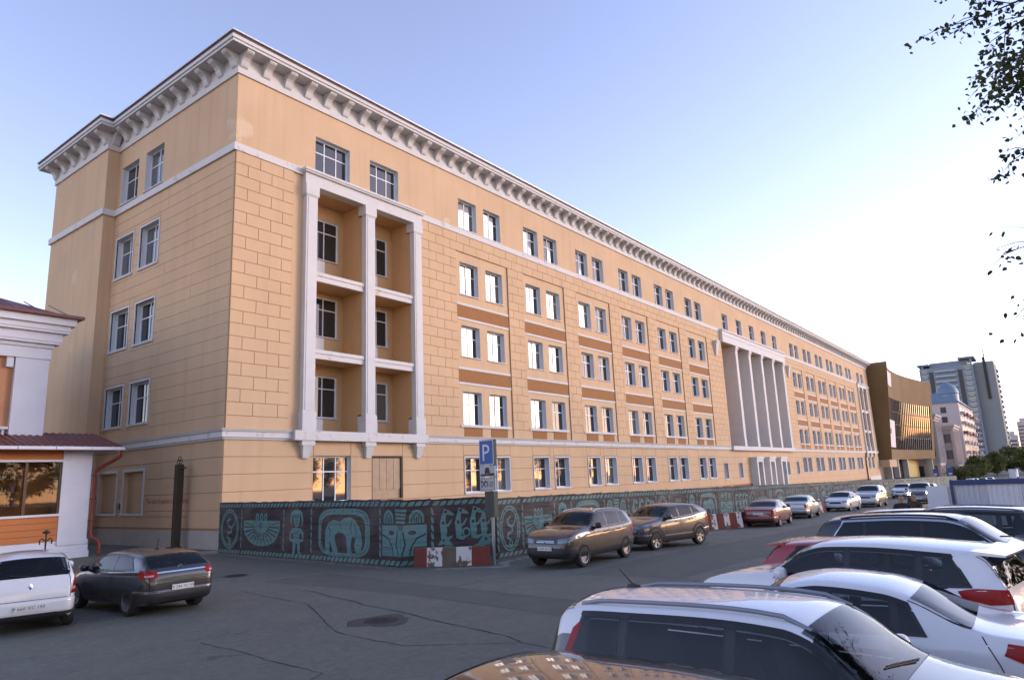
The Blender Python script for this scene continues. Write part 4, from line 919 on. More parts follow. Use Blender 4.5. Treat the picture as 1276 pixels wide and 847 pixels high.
for t in (.18,.40,.58,.97): m=MB(); x=TL*t; m.box(x-.7,x+.7,fy(t,3.8)+.3,fy(t,3.8)+1.6,0,6.39); m.build('column',m_plinth,th)
m=MB(); m.box(-1.9,8,-2.2,4,4.6,6.3); m.build('canopy',m_board,th)
m=MB(); m.box(-1,TL+6,-7,2,-1,.55); m.build('plinth_wall',m_plinth,th)
m=MB(); m.box(.05,TL-.05,14,40,0,26); m.build('rear_block',m_tconc,th)

# ------------------------------------------------------------------ farther buildings
m_win=pmat('far_window',(.035,.045,.055),.12,ior=1.9); m_win2=pmat('far_window_warm',(.10,.05,.02),.12,ior=1.9)
def far_house(name,label,x0,x1,y0,y1,z0,h,mat,nfx,nfy,nfl,roof,trim=None,pil=True):
    e=empty(name,(x0,y0,z0),0,label,'building')
    W,D=x1-x0,y1-y0; m=MB(); m.box(0,W,0,D,0,h); m.build('wall',mat,e)
    def row(face,n,L):
        for f in range(nfl):
            zb=1.0+ (h-1.5)*f/nfl; hh=(h-1.5)/nfl*.55
            for k in range(n):
                c=L*(k+.5)/n; w=L/n*.26; m=MB()
                if face=='F': m.box(c-w,c+w,-.06,.1,zb+.5,zb+.5+hh)
                else: m.box(-.06,.1,c-w,c+w,zb+.5,zb+.5+hh)
                m.build('window',m_win,e)
        if pil:
            for k in range(n+1):
                c=min(max(.35,L*k/n),L-.35); m=MB()
                if face=='F': m.box(c-.35,c+.35,-.35,-.0,h*.28,h*.93)
                else: m.box(-.35,0,c-.35,c+.35,h*.28,h*.93)
                m.build('pilaster',trim or mat,e)
    row('F',nfx,W); row('S',nfy,D)
    m=MB(); m.box(-.8,W+.8,-.8,D+.8,h,h+.7); m.box(-.4,W+.4,-.4,D+.4,h-.8,h); m.build('cornice',trim or mat,e)
    if roof: m=MB(); m.hexa([(-.6,-.6,h+.7),(W+.6,-.6,h+.7),(W+.6,D+.6,h+.7),(-.6,D+.6,h+.7)],[(3,D*.4,h+.7+roof),(W-3,D*.4,h+.7+roof),(W-3,D*.6,h+.7+roof),(3,D*.6,h+.7+roof)]); m.build('roof',m_galv,e)
    return e
m_oldw=pmat('old_render',(.50,.42,.38),.85,var=.12,vscale=.5,coords='World'); m_oldg=pmat('old_grey_render',(.40,.36,.36),.85,var=.15,vscale=.5,coords='World'); m_pink=pmat('pink_render',(.50,.43,.41),.85,var=.10,vscale=.4,coords='World'); m_blueroof=pmat('blue_roof',(.16,.22,.30),.5,metal=.3,var=.1,coords='World')
far_house('classical_house','cream columned old house right beyond the theatre',238,252,-4.6,14,-3.3,20.3,m_oldw,4,5,3,0,m_oldg)
far_house('classical_house','grey old house with pilasters between cream house and pink flats',256,274,-7.6,10,-3.3,17.4,m_oldg,5,5,3,0,m_oldw)
ap=empty('apartment_block',(284,-8.2,-3.4),0,'pinkish apartment block with blue roof turret and stacked balconies','building')
m=MB(); m.box(0,62,0,22,0,27.5); m.build('wall',m_pink,ap)
m=MB(); m.hexa([(-.6,-.6,27.5),(62.6,-.6,27.5),(62.6,22.6,27.5),(-.6,22.6,27.5)],[(1.6,3,31.5),(60,3,31.5),(60,20,31.5),(1.6,20,31.5)]); m.build('roof',m_blueroof,ap)
m=MB(); m.lathe([(3.6,27.5),(3.6,30.8),(3.9,31),(3.2,33.2),(1.4,34.8),(.2,35.6)],16); m.v=[(a+4.2,b+3.2,c) for a,b,c in m.v]; m.build('turret',m_blueroof,ap,smooth=True)
m_redb=pmat('brick_red',(.28,.09,.06),.9)
for f in range(7):
    for k in range(9):
        x=3.6+6.6*k; m=MB(); m.box(x,x+2.0,-.08,.1,2.2+3.6*f,4.4+3.6*f); m.build('window',m_win if (f+k)%3 else m_win2,ap)
        if f and k%2==0: m=MB(); m.box(x-.9,x+2.9,-1.5,0,1.5+3.6*f,2.55+3.6*f); b=m.build('balcony',m_pink if (f+k)%4 else m_redb,ap)
    for k in range(3): m=MB(); m.box(-.08,.1,4.0+6*k,5.8+6*k,2.2+3.6*f,4.4+3.6*f); m.build('window',m_win,ap)
m=MB(); m.box(-.3,62.3,-.3,22,0,4.4); m.build('plinth',m_redb,ap)
tw=empty('tower_block',(455,-14,-3.4),0,'tall grey residential tower with stacked loggias and a mast','building')
m_tow=pmat('tower_blue_grey',(.20,.245,.29),.8,var=.1,vscale=.08,coords='World'); m_tow2=pmat('tower_side',(.235,.245,.245),.85,var=.08,vscale=.08,coords='World'); m_band=pmat('tower_band',(.33,.38,.44),.7); m_recess=pmat('tower_recess',(.07,.06,.06),.7)
m=MB(); m.box(0,22,9,36,0,60.5); m.build('main_slab',m_tow,tw); m=MB(); m.box(4,40,-.6,8.95,0,61.5); m.build('side_slab',m_tow2,tw); m=MB(); m.box(6,30,12,31,60.5,64.0); m.build('crown',m_tow,tw)
m=MB(); m.box(1,24,8,16,64.2,65.2); m.box(1,24,31,37,62.2,63.2); m.box(2,4,9.5,10.5,60.5,64.2); m.box(2,4,34,35,60.5,62.2); m.build('roof_frame',m_tow,tw)
m=MB(); m.box(12,13.2,3.2,4.2,40,61.5); m.tube([(12.6,3.7,61),(12.6,3.7,69)],.3,6); m.box(3.3,4.0,3.0,4.4,40,64); m.build('mast',m_tdark,tw)
for y in (14.5,29.0): m=MB(); m.box(-.05,.3,y,y+2.2,3,58); m.build('stair_recess',m_recess,tw)
for f in range(19):
    z=2.5+3.05*f
    m=MB(); m.hexa([(-1.6,18,z),(0,17,z),(0,28.6,z),(-1.6,27.6,z)],[(-1.6,18,z+1.25),(0,17,z+1.25),(0,28.6,z+1.25),(-1.6,27.6,z+1.25)]); m.build('loggia_band',m_band,tw)
    for a,b in ((10,13.6),(31.6,35)): 
        m=MB(); m.box(-.12,.2,a,b,z+1.2,z+2.4); m.build('window_band',m_win,tw); m=MB(); m.box(-.5,0,a+.4,b-.6,z,z+.9); m.build('balcony_band',m_band,tw)
    m=MB(); m.box(24+(f%2),36,-1.4,-.6,z,z+1.1); m.build('balcony_band',m_band,tw)
    m=MB(); m.box(26,35,-.7,-.5,z+1.2,z+2.3); m.build('window_band',m_win,tw)
for x,y,w,d,h,lb in ((705,-13,20,8.5,26,'low pale block on the horizon behind the trees'),(712,-22,22,8,37,'taller pale block on the horizon with stepped roof'),(760,-45,30,20,30,'wide pale block on the horizon farthest from the tower')):
    e=empty('distant_block',(x,y,-3.4),0,lb,'building','blocks on the horizon'); m=MB(); m.box(0,w,0,d,0,h); m.box(3,w-3,2,d-2,h,h+3); m.build('wall',m_pink,e)
    for f in range(int(h/3)-1): m=MB(); m.box(-.15,.1,.6,d-.6,2.2+3*f,3.5+3*f); m.build('window_band',m_win,e)
# street signs by the far pavement
for x,y,lb in ((112,-17.2,'small blue road sign on a pole before the theatre'),(96,-20.8,'small blue road sign on a pole by the far shrubs')):
    e=empty('road_sign',(x,y,zg(x)),0,lb,'sign'); m=MB(); m.tube([(0,0,0),(0,0,3.4)],.04,6); m.build('post',m_galv,e); m=MB(); m.box(-.08,-.045,-.28,.28,2.3,3.3); p=m.build('panel',m_blue,e); m=MB(); m.box(-.085,-.081,-.22,.22,2.38,2.6); m.build('panel_strip',m_signw,p)
# ------------------------------------------------------------------ cars
def pchip(pts):
    x=np.array([p[0] for p in pts],float); y=np.array([p[1] for p in pts],float); h=np.diff(x); d=np.diff(y)/h; n=len(x); m=np.zeros(n)
    for i in range(1,n-1):
        if d[i-1]*d[i]>0:
            w1=2*h[i]+h[i-1]; w2=h[i]+2*h[i-1]; m[i]=(w1+w2)/(w1/d[i-1]+w2/d[i])
    m[0]=d[0]; m[-1]=d[-1]
    def f(q):
        q=min(max(q,x[0]),x[-1]); i=min(int(np.searchsorted(x,q,side='right'))-1,n-2); t=(q-x[i])/h[i]
        return float((1+2*t)*(1-t)**2*y[i]+t*(1-t)**2*h[i]*m[i]+t*t*(3-2*t)*y[i+1]+t*t*(t-1)*h[i]*m[i+1])
    return f
TOP={'sedan':[(-.5,.34),(-.4975,.50),(-.490,.62),(-.472,.675),(-.42,.70),(-.345,.725),(-.325,.742),(-.20,.925),(-.14,.972),(0,1.0),(.04,.988),(.095,.955),(.245,.705),(.272,.680),(.39,.625),(.455,.55),(.483,.47),(.4945,.39),(.5,.31)],
 'hatch':[(-.5,.34),(-.4975,.50),(-.490,.60),(-.475,.70),(-.458,.76),(-.405,.935),(-.375,.962),(-.25,.99),(-.10,1.0),(.03,.985),(.08,.955),(.242,.705),(.270,.678),(.39,.622),(.455,.55),(.483,.47),(.4945,.39),(.5,.31)],
 'suv':[(-.5,.33),(-.4975,.48),(-.491,.58),(-.480,.66),(-.466,.735),(-.425,.925),(-.40,.957),(-.28,.985),(-.13,1.0),(.01,.988),(.06,.960),(.205,.725),(.235,.700),(.36,.662),(.445,.592),(.477,.53),(.492,.43),(.5,.31)],
 'box':[(-.5,.33),(-.4975,.48),(-.494,.60),(-.489,.72),(-.480,.85),(-.470,.925),(-.448,.962),(-.28,.990),(-.1,1.0),(.04,.985),(.08,.960),(.225,.705),(.255,.680),(.39,.63),(.455,.56),(.483,.48),(.4945,.40),(.5,.31)],
 'coupe':[(-.5,.36),(-.4975,.52),(-.490,.63),(-.472,.70),(-.455,.745),(-.375,.925),(-.335,.957),(-.20,.988),(-.08,1.0),(.02,.985),(.07,.955),(.245,.695),(.275,.665),(.39,.61),(.455,.54),(.483,.46),(.4945,.39),(.5,.31)]}
BELT={'sedan':[(-.5,.66),(-.3,.668),(.25,.628),(.5,.55)],'hatch':[(-.5,.70),(-.3,.675),(.25,.632),(.5,.55)],'suv':[(-.5,.705),(-.35,.675),(.24,.642),(.5,.56)],'box':[(-.5,.66),(-.35,.655),(.24,.625),(.5,.55)],'coupe':[(-.5,.72),(-.3,.69),(.25,.63),(.5,.55)]}
DLO={'sedan':(-.262,-.208,.205,[-.185,-.022]),'hatch':(-.385,-.315,.200,[-.235,-.03]),'suv':(-.395,-.345,.170,[-.265,-.06]),'box':(-.43,-.40,.190,[-.29,-.055]),'coupe':(-.345,-.275,.205,[-.13])}
PLAN=[(-.5,.74),(-.4965,.80),(-.485,.86),(-.455,.925),(-.38,.975),(-.2,1),(.2,1),(.34,.985),(.42,.94),(.46,.87),(.485,.775),(.4965,.68),(.5,.61)]
m_glass=pmat('car_glass',(.008,.012,.014),.02,spec=.5,ior=1.42); m_trim=pmat('car_trim_black',(.010,.010,.011),.28); m_plas=pmat('car_plastic',(.022,.022,.023),.62,var=.2,vscale=6); m_tyre=pmat('tyre',(.018,.018,.018),.85,var=.3,vscale=9); m_alloy=pmat('alloy',(.24,.245,.25),.42,metal=.7,rvar=.1,vscale=8); m_hub=pmat('wheel_dark',(.035,.035,.036),.5,metal=.5); m_chrome=pmat('chrome',(.72,.73,.75),.12,metal=1.0)
m_tail=pmat('tail_red',(.30,.006,.005),.25,spec=.3); m_tailc=pmat('tail_clear',(.45,.30,.28),.2,coat=.3); m_head=pmat('head_lens',(.20,.22,.25),.12,coat=.6,metal=.3,var=.5,vscale=14); m_amber=pmat('amber',(.50,.17,.02),.2,coat=1.0); m_plate=pmat('plate_white',(.62,.62,.60),.5,var=.08,vscale=10); m_seam=pmat('seam',(.006,.006,.006),.9); m_under=pmat('wheel_well',(.008,.008,.008),.95)
m_lit=pmat('headlamp_lit',(.9,.7,.4),.3,emit=(1.0,.66,.30),estr=60.0); m_rail=pmat('roof_rail_grey',(.22,.23,.26),.35,metal=.6)
PAINT={}
def paint(col,metal=.0,name=None,rough=.32):
    k=(col,metal,rough)
    if k not in PAINT:
        m=pmat('car_paint_%d'%len(PAINT),col,rough,metal=metal,coat=1.0,coat_r=.04,var=.05,vscale=1.5); n=m.node_tree.nodes; l=m.node_tree.links; b=n['Principled BSDF']
        # thin road dust, heavier on the lower body
        tc=n.new('ShaderNodeTexCoord'); sx=n.new('ShaderNodeSeparateXYZ'); l.new(tc.outputs['Object'],sx.inputs[0]); t=n.new('ShaderNodeTexNoise'); t.inputs['Scale'].default_value=5; t.inputs['Detail'].default_value=7; l.new(tc.outputs['Object'],t.inputs['Vector'])
        mr=n.new('ShaderNodeMapRange'); mr.inputs[1].default_value=.75; mr.inputs[2].default_value=.2; mr.inputs[3].default_value=.03; mr.inputs[4].default_value=.55; l.new(sx.outputs['Z'],mr.inputs[0])
        mu=n.new('ShaderNodeMath'); mu.operation='MULTIPLY'; l.new(mr.outputs[0],mu.inputs[0]); l.new(t.outputs['Fac'],mu.inputs[1])
        mx=n.new('ShaderNodeMix'); mx.data_type='RGBA'; mx.inputs[7].default_value=(.16,.14,.12,1); src=b.inputs['Base Color'].links[0].from_socket; l.new(src,mx.inputs[6]); l.new(mu.outputs[0],mx.inputs['Factor']); l.new(mx.outputs[2],b.inputs['Base Color'])
        mc=n.new('ShaderNodeMapRange'); mc.inputs[3].default_value=1.0; mc.inputs[4].default_value=.2; l.new(mu.outputs[0],mc.inputs[0]); l.new(mc.outputs[0],b.inputs['Coat Weight'])
        PAINT[k]=m
    return PAINT[k]
WHEELS={}
def wheel_meshes(style):
    if style in WHEELS: return WHEELS[style]
    t=MB(); t.lathe([(.62,-.30),(.70,-.36),(.86,-.37),(.96,-.33),(1.0,-.22),(1.0,.22),(.96,.33),(.86,.37),(.70,.36),(.62,.30)],36,axis='y'); tm=t.mesh('wheel',m_tyre,True)
    r=MB(); r.lathe([(.66,.355),(.62,.34),(.60,.22),(.60,-.30)],36,axis='y',mat=0); r.lathe([(.60,.02),(.001,.02)],36,axis='y',mat=1); ns={'5':5,'10':10,'steel':12,'x':6}[style]
    for i in range(ns):
        a=2*math.pi*i/ns; c,s=math.cos(a),math.sin(a); w0,w1={'5':(.10,.15),'10':(.05,.07),'steel':(.09,.15),'x':(.07,.16)}[style]; hh=.30 if style!='steel' else .22
        def P(rr,ww,y): return (rr*c-ww*s,y,rr*s+ww*c)
        r.add([P(.12,-w0,hh-.05),P(.12,w0,hh-.05),P(.62,w1,hh),P(.62,-w1,hh),P(.12,-w0,.03),P(.12,w0,.03),P(.62,w1,.03),P(.62,-w1,.03)],[(0,1,2,3),(0,4,5,1),(1,5,6,2),(2,6,7,3),(3,7,4,0)],0)
    r.lathe([(.001,hh),(.15,hh-.01),(.17,.05)],16,axis='y',mat=0); rm=r.mesh('rim',[m_alloy,m_hub],True,angle=30)
    WHEELS[style]=(tm,rm); return WHEELS[style]
def slice_poly(outline,step):
    bm=bmesh.new(); f=bm.faces.new([bm.verts.new((a,b,0)) for a,b in outline])
    for ax in (0,1):
        lo=min(p[ax] for p in outline); hi=max(p[ax] for p in outline); st=step if isinstance(step,(int,float)) else step[ax]; k=math.floor(lo/st)+1
        while k*st<hi-1e-4:
            no=(1,0,0) if ax==0 else (0,1,0); co=(k*st,0,0) if ax==0 else (0,k*st,0)
            bmesh.ops.bisect_plane(bm,geom=bm.verts[:]+bm.edges[:]+bm.faces[:],plane_co=co,plane_no=no); k+=1
    bmesh.ops.triangulate(bm,faces=[f for f in bm.faces if len(f.verts)>4]); bm.verts.ensure_lookup_table(); bm.verts.index_update()
    vs=[(v.co.x,v.co.y) for v in bm.verts]; fs=[tuple(v.index for v in f.verts) for f in bm.faces]; bm.free(); return vs,fs
class Car:
    def __init__(s,kind,L,W,H,wb,rw,fo=None,bottom=.20,top=None,tum=.36,belt=None):
        s.kind=kind;s.L=L;s.W=W;s.H=H;s.rw=rw; s.xf=L/2-(fo if fo else .195*L); s.xr=s.xf-wb
        s.top=pchip([(a*L,b*H) for a,b in (top or TOP[kind])]); s.belt=pchip([(a*L,b*H) for a,b in (belt or BELT[kind])]); s.plan=pchip([(a*L,b*W/2) for a,b in PLAN])
        s.bot=pchip([(-.5*L,bottom+.20),(-.485*L,bottom+.10),(-.44*L,bottom+.03),(-.3*L,bottom),(.3*L,bottom),(.44*L,bottom+.01),(.485*L,bottom+.06),(.5*L,bottom+.13)])
        s.tum=tum
    def section(s,x):
        zt=s.top(x); zb=s.bot(x); w=s.plan(x); zl=min(s.belt(x),zt-.045); zl=max(zl,zb+.10); h=zt-zl; zc=zb+(zl-zb)*.58
        cr=.022+.028*min(1,h/.4); rc=min(.10,h*.55); we=w*.955-s.tum*h*min(1,h/.25+.3)*.9-.01
        we=max(we,.2*w); ze=zt-cr-rc*.25
        p=[(0,zb),(w*.70,zb),(w*.90,zb+.012),(w*.955,zb+.06),(w*.985,zb+(zc-zb)*.45),(w*1.0,zc),(w*.990,zc+(zl-zc)*.55),(w*.972,zl-.02*min(1,(zl-zb)/.4)),(w*.955,zl)]
        a=(w*.955,zl); e=(we,ze)
        sx=lambda t:(a[0]+(e[0]-a[0])*t,a[1]+(e[1]-a[1])*t)
        tl=max(.45,1-rc/max(h,.05)*.9)
        p+=[sx(tl*.33),sx(tl*.67),sx(tl)]
        q0=sx(tl); q2=(we-.10*min(1,h/.2)-.03,zt-cr+.012)
        for t in (.33,.67,1.): p.append(((1-t)**2*q0[0]+2*t*(1-t)*e[0]+t*t*q2[0],(1-t)**2*q0[1]+2*t*(1-t)*(ze+.02)+t*t*q2[1]))
        yq=q2[0]
        for f in (.66,.33,0): p.append((yq*f,zt-cr*(f*yq/max(we,.01))**2 if f else zt))
        # keep the crown monotone
        zz=p[14][1]
        p[15]=(p[15][0],zz+(zt-zz)*.55); p[16]=(p[16][0],zz+(zt-zz)*.89); p[17]=(0,zt)
        return p
    def body(s,matf):
        L=s.L; xs=[]; q=lambda a,b,n:[a+(b-a)*i/n for i in range(n)]
        xs=q(-.5,-.48,10)+q(-.48,-.40,14)+q(-.40,-.30,8)+q(-.30,.05,18)+q(.05,.30,16)+q(.30,.44,10)+q(.44,.49,12)+q(.49,.5,5)+[.5]
        xs=[a*L for a in xs]; N=18; V=[];F=[];Mi=[]
        for x in xs:
            sec=s.section(x)
            for y,z in sec: V.append((x,y,z))
            for y,z in sec[1:-1][::-1]: V.append((x,-y,z))
        n=2*N-2
        for i in range(len(xs)-1):
            for j in range(n):
                F.append((i*n+j,(i+1)*n+j,(i+1)*n+(j+1)%n,i*n+(j+1)%n)); jj=j if j<N-1 else n-1-j; Mi.append(matf((xs[i]+xs[i+1])/2/L,jj))
        F.append(tuple(range(n))); Mi.append(matf(-.5,4)); F.append(tuple((len(xs)-1)*n+j for j in range(n))[::-1]); Mi.append(matf(.5,4))
        me=bpy.data.meshes.new('b'); me.from_pydata(V,[],F); me.polygons.foreach_set('material_index',Mi)
        bm=bmesh.new(); bm.from_mesh(me); bmesh.ops.recalc_face_normals(bm,faces=bm.faces); s.bvh=BVHTree.FromBMesh(bm); bm.to_mesh(me); bm.free(); return me
    def side_pt(s,x,z,sd):
        h=s.bvh.ray_cast(Vector((x,3*sd,z)),Vector((0,-sd,0))); return (h[0],h[1]) if h[0] else (None,None)
    def patch(s,pts2,mode,off,mats,name,parent,step=.07,sd=1,smooth=True,bulge=0.):
        vs,fs=slice_poly(pts2,step); out=[];ok=[]; ec={}
        for q in fs:
            for i in range(len(q)): k=tuple(sorted((q[i],q[i-1]))); ec[k]=ec.get(k,0)+1
        edge={i for k,c_ in ec.items() if c_==1 for i in k}
        for vi,(a,b) in enumerate(vs):
            if mode=='side': o=Vector((a,3*sd,b)); d=Vector((0,-sd,0))
            elif mode=='front' or mode=='rear':       # (angle in degrees, z) around a vertical axis inside the car
                e=1 if mode=='front' else -1; c=Vector((e*s.L*.25,0,b)); t=R(a); dd=Vector((e*math.cos(t),math.sin(t),0)); o=c+dd*4; d=-dd
            elif mode=='up': o=Vector((a,b,4)); d=Vector((0,0,-1))
            elif mode=='ws': o=Vector((a,b,s.top(a)))+Vector((.55,0,.83))*2; d=Vector((-.55,0,-.83))
            elif mode=='rw': o=Vector((a,b,s.top(a)))+Vector((-.8,0,.6))*2; d=Vector((.8,0,-.6))
            h=s.bvh.ray_cast(o,d)
            if h[0] is None: out.append((0,0,0)); ok.append(False)
            else:
                nn=h[1] if h[1].dot(d)<0 else -h[1]; out.append(tuple(h[0]+nn*(off+(0 if vi in edge else bulge)))); ok.append(True)
        fs=[f for f in fs if all(ok[i] for i in f)]
        if not fs: return None
        m=MB(); m.add(out,fs); me=m.mesh(name,mats,fix=True)
        me.polygons.foreach_set('use_smooth',[True]*len(me.polygons)); return link(name,me,parent)
    def dlo(s,inset=.0,x0=None,x1=None,drop=.105,low=.022):
        xb,xt,xf,_=s.dl; xb*=s.L; xt*=s.L; xf*=s.L
        def top(x): return s.top(x)-drop-inset
        def bot(x): return s.belt(x)+low+inset
        lo=[];hi=[]
        def rear(z): zb_,zt_=bot(xb),top(xt); return xb+inset*1.3+(xt-xb)*min(1,max(0,(z-zb_)/max(.01,zt_-zb_)))
        N=40; a=xb; 
        xsb=[max(xb+inset*1.3,x0 if x0 is not None else -9)+( (min(xf-inset*2,x1 if x1 is not None else 9))-max(xb+inset*1.3,x0 if x0 is not None else -9))*i/N for i in range(N+1)]
        xst0=max(xt+inset,x0 if x0 is not None else -9); xst=[xst0+((min(xf-inset*2,x1 if x1 is not None else 9))-xst0)*i/N for i in range(N+1)]
        if x0 is None or x0<xt: xsb[0]=xb+inset*1.3 if (x0 is None or x0<xb) else x0
        lo=[(x,bot(x)) for x in xsb]; hi=[(x,max(top(x),bot(x)+.012)) for x in xst]
        if x0 is not None and x0<xt and x0>xb:   # left edge partly cut by the rear slope
            pass
        return lo+hi[::-1]
def clear_glass():
    m,n,l,b=nmat('car_glass_clear'); n.remove(b); out=n['Material Output']; tr=n.new('ShaderNodeBsdfTransparent'); tr.inputs[0].default_value=(.42,.47,.48,1); gl=n.new('ShaderNodeBsdfGlossy'); gl.inputs['Roughness'].default_value=.015
    fr=n.new('ShaderNodeFresnel'); fr.inputs['IOR'].default_value=1.5; mx=n.new('ShaderNodeMixShader'); l.new(fr.outputs[0],mx.inputs[0]); l.new(tr.outputs[0],mx.inputs[1]); l.new(gl.outputs[0],mx.inputs[2]); l.new(mx.outputs[0],out.inputs[0]); return m
m_clear=clear_glass(); m_seat=pmat('seat_fabric',(.035,.035,.037),.85,var=.2,vscale=20); m_dash=pmat('dashboard',(.02,.02,.021),.7)
def car_interior(c,e,wsb):
    L,W,H=c.L,c.W,c.H; it=MB(); it.box(-.40*L,wsb*L-.05,-W*.40,W*.40,.34,.40); it.box(wsb*L-.30,wsb*L+.10,-W*.40,W*.40,.62,c.belt(wsb*L)-.03); io=it.build('cabin',m_dash,e)
    def seat(x,y,w):
        m=MB(); m.hexa([(x-.02,y-w,.45),(x+.14,y-w,.45),(x+.14,y+w,.45),(x-.02,y+w,.45)],[(x-.22,y-w*.85,.70*H),(x-.12,y-w*.85,.70*H),(x-.12,y+w*.85,.70*H),(x-.22,y+w*.85,.70*H)]); m.box(x,x+.5,y-w,y+w,.40,.56); so=m.build('seat',m_seat,io)
        for yy in ((y,) if w<.3 else (y-w*.6,y+w*.6)):
            m=MB(); m.hexa([(x-.24,yy-.12,.72*H),(x-.14,yy-.12,.72*H),(x-.14,yy+.12,.72*H),(x-.24,yy+.12,.72*H)],[(x-.25,yy-.10,.835*H),(x-.17,yy-.10,.835*H),(x-.17,yy+.10,.835*H),(x-.25,yy+.10,.835*H)]); m.tube([(x-.19,yy,.69*H),(x-.19,yy,.73*H)],.02,6); m.build('headrest',m_seat,so)
    xs=c.dl[3][-1]*L
    for y in (-.37,.37): seat(xs+.12,y,.25)
    seat(c.dl[3][0]*L-.05 if len(c.dl[3])>1 else -.24*L,0,.62)
    m=MB(); m.tube([(wsb*L-.42+.06*math.cos(R(t)),.37+.18*math.sin(R(t)),.60*H+.17*math.cos(R(t))) for t in range(0,361,24)],.016,6); m.build('steering_wheel',m_dash,io)
def build_car(name,label,cat,spec,loc,ang,group=None,detail=2):
    g=spec.get; c=Car(g('kind'),g('L'),g('W'),g('H'),g('wb'),g('rw',.32),g('fo'),g('bottom',.20),g('top'),g('tum',.36),g('belt')); c.dl=g('dlo',DLO[c.kind]); L,W,H=c.L,c.W,c.H
    e=empty(name,loc,ang,label,cat,group)
    pm=g('paint'); rm=g('roof_paint',pm); clad=g('clad',3)
    rx=g('roof_x',(-.47,.09)); inside=detail>=2 and not g('tint'); gmat=m_clear if inside else m_glass
    wsb,wst=g('ws',{'sedan':(.240,.102),'hatch':(.236,.088),'suv':(.200,.066),'box':(.220,.086),'coupe':(.238,.078)}[c.kind]); rwt,rwb=g('rwin',{'sedan':(-.212,-.322),'hatch':(-.402,-.474),'suv':(-.420,-.474),'box':(-.452,-.486),'coupe':(-.372,-.458)}[c.kind])
    def matf(x,j):
        if inside:
            if j in (8,9,10) and c.dl[1]+.012<x<c.dl[2]-.035: return 4
            if j>=14 and wst+.008<x<wsb-.008: return 4
            if j>=14 and rwb+.006<x<rwt-.006: return 4
        if j<clad: return 1
        if rm is not pm and j>=10 and rx[0]<x<rx[1]: return 2
        if g('bumper') and j<5 and (x>.455 or x<-.465): return 1
        return 0
    me=c.body(matf)
    for m in (pm,m_plas,rm,m_under,m_seam): me.materials.append(m)
    ob=link('body',me,e)
    # wheel arches
    cut=MB(); ra=c.rw+g('arch',.055)
    for xw in (c.xf,c.xr):
        for sd in (1,-1):
            n=28; ring=[(xw+ra*math.cos(2*math.pi*k/n),c.rw+.01+ra*math.sin(2*math.pi*k/n)) for k in range(n)]
            cut.prism(ring,sd*(W/2-.30),sd*(W/2+.3),axis='y')
    cm=cut.mesh('cut',m_under); co=link('cut',cm); md=ob.modifiers.new('b','BOOLEAN'); md.object=co; md.operation='DIFFERENCE'; md.solver='EXACT'
    dg=bpy.context.evaluated_depsgraph_get(); nm=bpy.data.meshes.new_from_object(ob.evaluated_get(dg)); ob.modifiers.clear(); bpy.data.objects.remove(co)
    for p in nm.polygons:
        q=p.center
        for xw in (c.xf,c.xr):
            if math.hypot(q.x-xw,q.z-c.rw-.01)<ra-.004+.001 and abs(q.y)<W/2-.02 and abs(p.normal.y)<.5 or (math.hypot(q.x-xw,q.z-c.rw-.01)<ra and abs(abs(q.y)-(W/2-.30))<.01): p.material_index=3
    if inside:
        bm=bmesh.new(); bm.from_mesh(nm); bmesh.ops.delete(bm,geom=[q for q in bm.faces if q.material_index==4],context='FACES'); bm.to_mesh(nm); bm.free()
    nm.polygons.foreach_set('use_smooth',[True]*len(nm.polygons)); nm.set_sharp_from_angle(angle=R(38)); ob.data=nm; nm.name='body'
    if inside: car_interior(c,e,wsb)
    # glass
    trim=g('trim',m_trim)
    for sd in (1,-1):
        if inside:
            o=c.dlo(-.012); o2=c.dlo(.040); n=len(o); A=MB(); vs=[]
            for pa,pb in zip(o,o2):
                for qx,qz in (pa,pb):
                    h=c.bvh.ray_cast(Vector((qx,3*sd,qz)),Vector((0,-sd,0))); vs.append(tuple(h[0]+h[1]*.007) if h[0] else (qx,W/2*sd*.9,qz))
            A.add(vs,[(2*k,2*((k+1)%n),2*((k+1)%n)+1,2*k+1) for k in range(n)]); A.build('window_surround',trim,e,smooth=True)
            c.patch(c.dlo(.0,None,c.dl[1]*L+.09),'side',.006,trim,'quarter_trim',e,.05,sd); c.patch(c.dlo(.0,c.dl[2]*L-.20,None),'side',.006,trim,'quarter_trim',e,.04,sd)
            for v in c.dl[3]: c.patch(c.dlo(.0,v*L-.05,v*L+.05),'side',.007,trim,'pillar_trim',e,.06,sd)
        else: c.patch(c.dlo(0),'side',.003,trim,'window_surround',e,.09,sd)
        pl=[v*L for v in c.dl[3]]; cuts=[-9]+pl+[9]; hw=.035
        for a,b in zip(cuts,cuts[1:]):
            x0=a+hw if a>-9 else None; x1=b-hw if b<9 else None
            pts=c.dlo(.022,x0,x1)
            if a<=-9: # rear quarter piece keeps the slanted rear edge
                pts=c.dlo(.022,None,x1)
            c.patch(pts,'side',.0095,gmat,'side_window',e,.09,sd)
        if g('chrome'):
            o=c.dlo(-.020); o2=c.dlo(.008); n=len(o)
            # ribbon around the opening
            A=MB(); vs=[];fs=[]
            for (a,b),(a2,b2) in zip(o,o2):
                for qx,qz in ((a,b),(a2,b2)):
                    h=c.bvh.ray_cast(Vector((qx,3*sd,qz)),Vector((0,-sd,0))); p=h[0]+h[1]*.012 if h[0] else Vector((qx,W/2*sd*.9,qz)); vs.append(tuple(p))
            A.add(vs,[(2*k,2*((k+1)%n),2*((k+1)%n)+1,2*k+1) for k in range(n)]); A.build('chrome_trim',m_chrome,e,smooth=True)
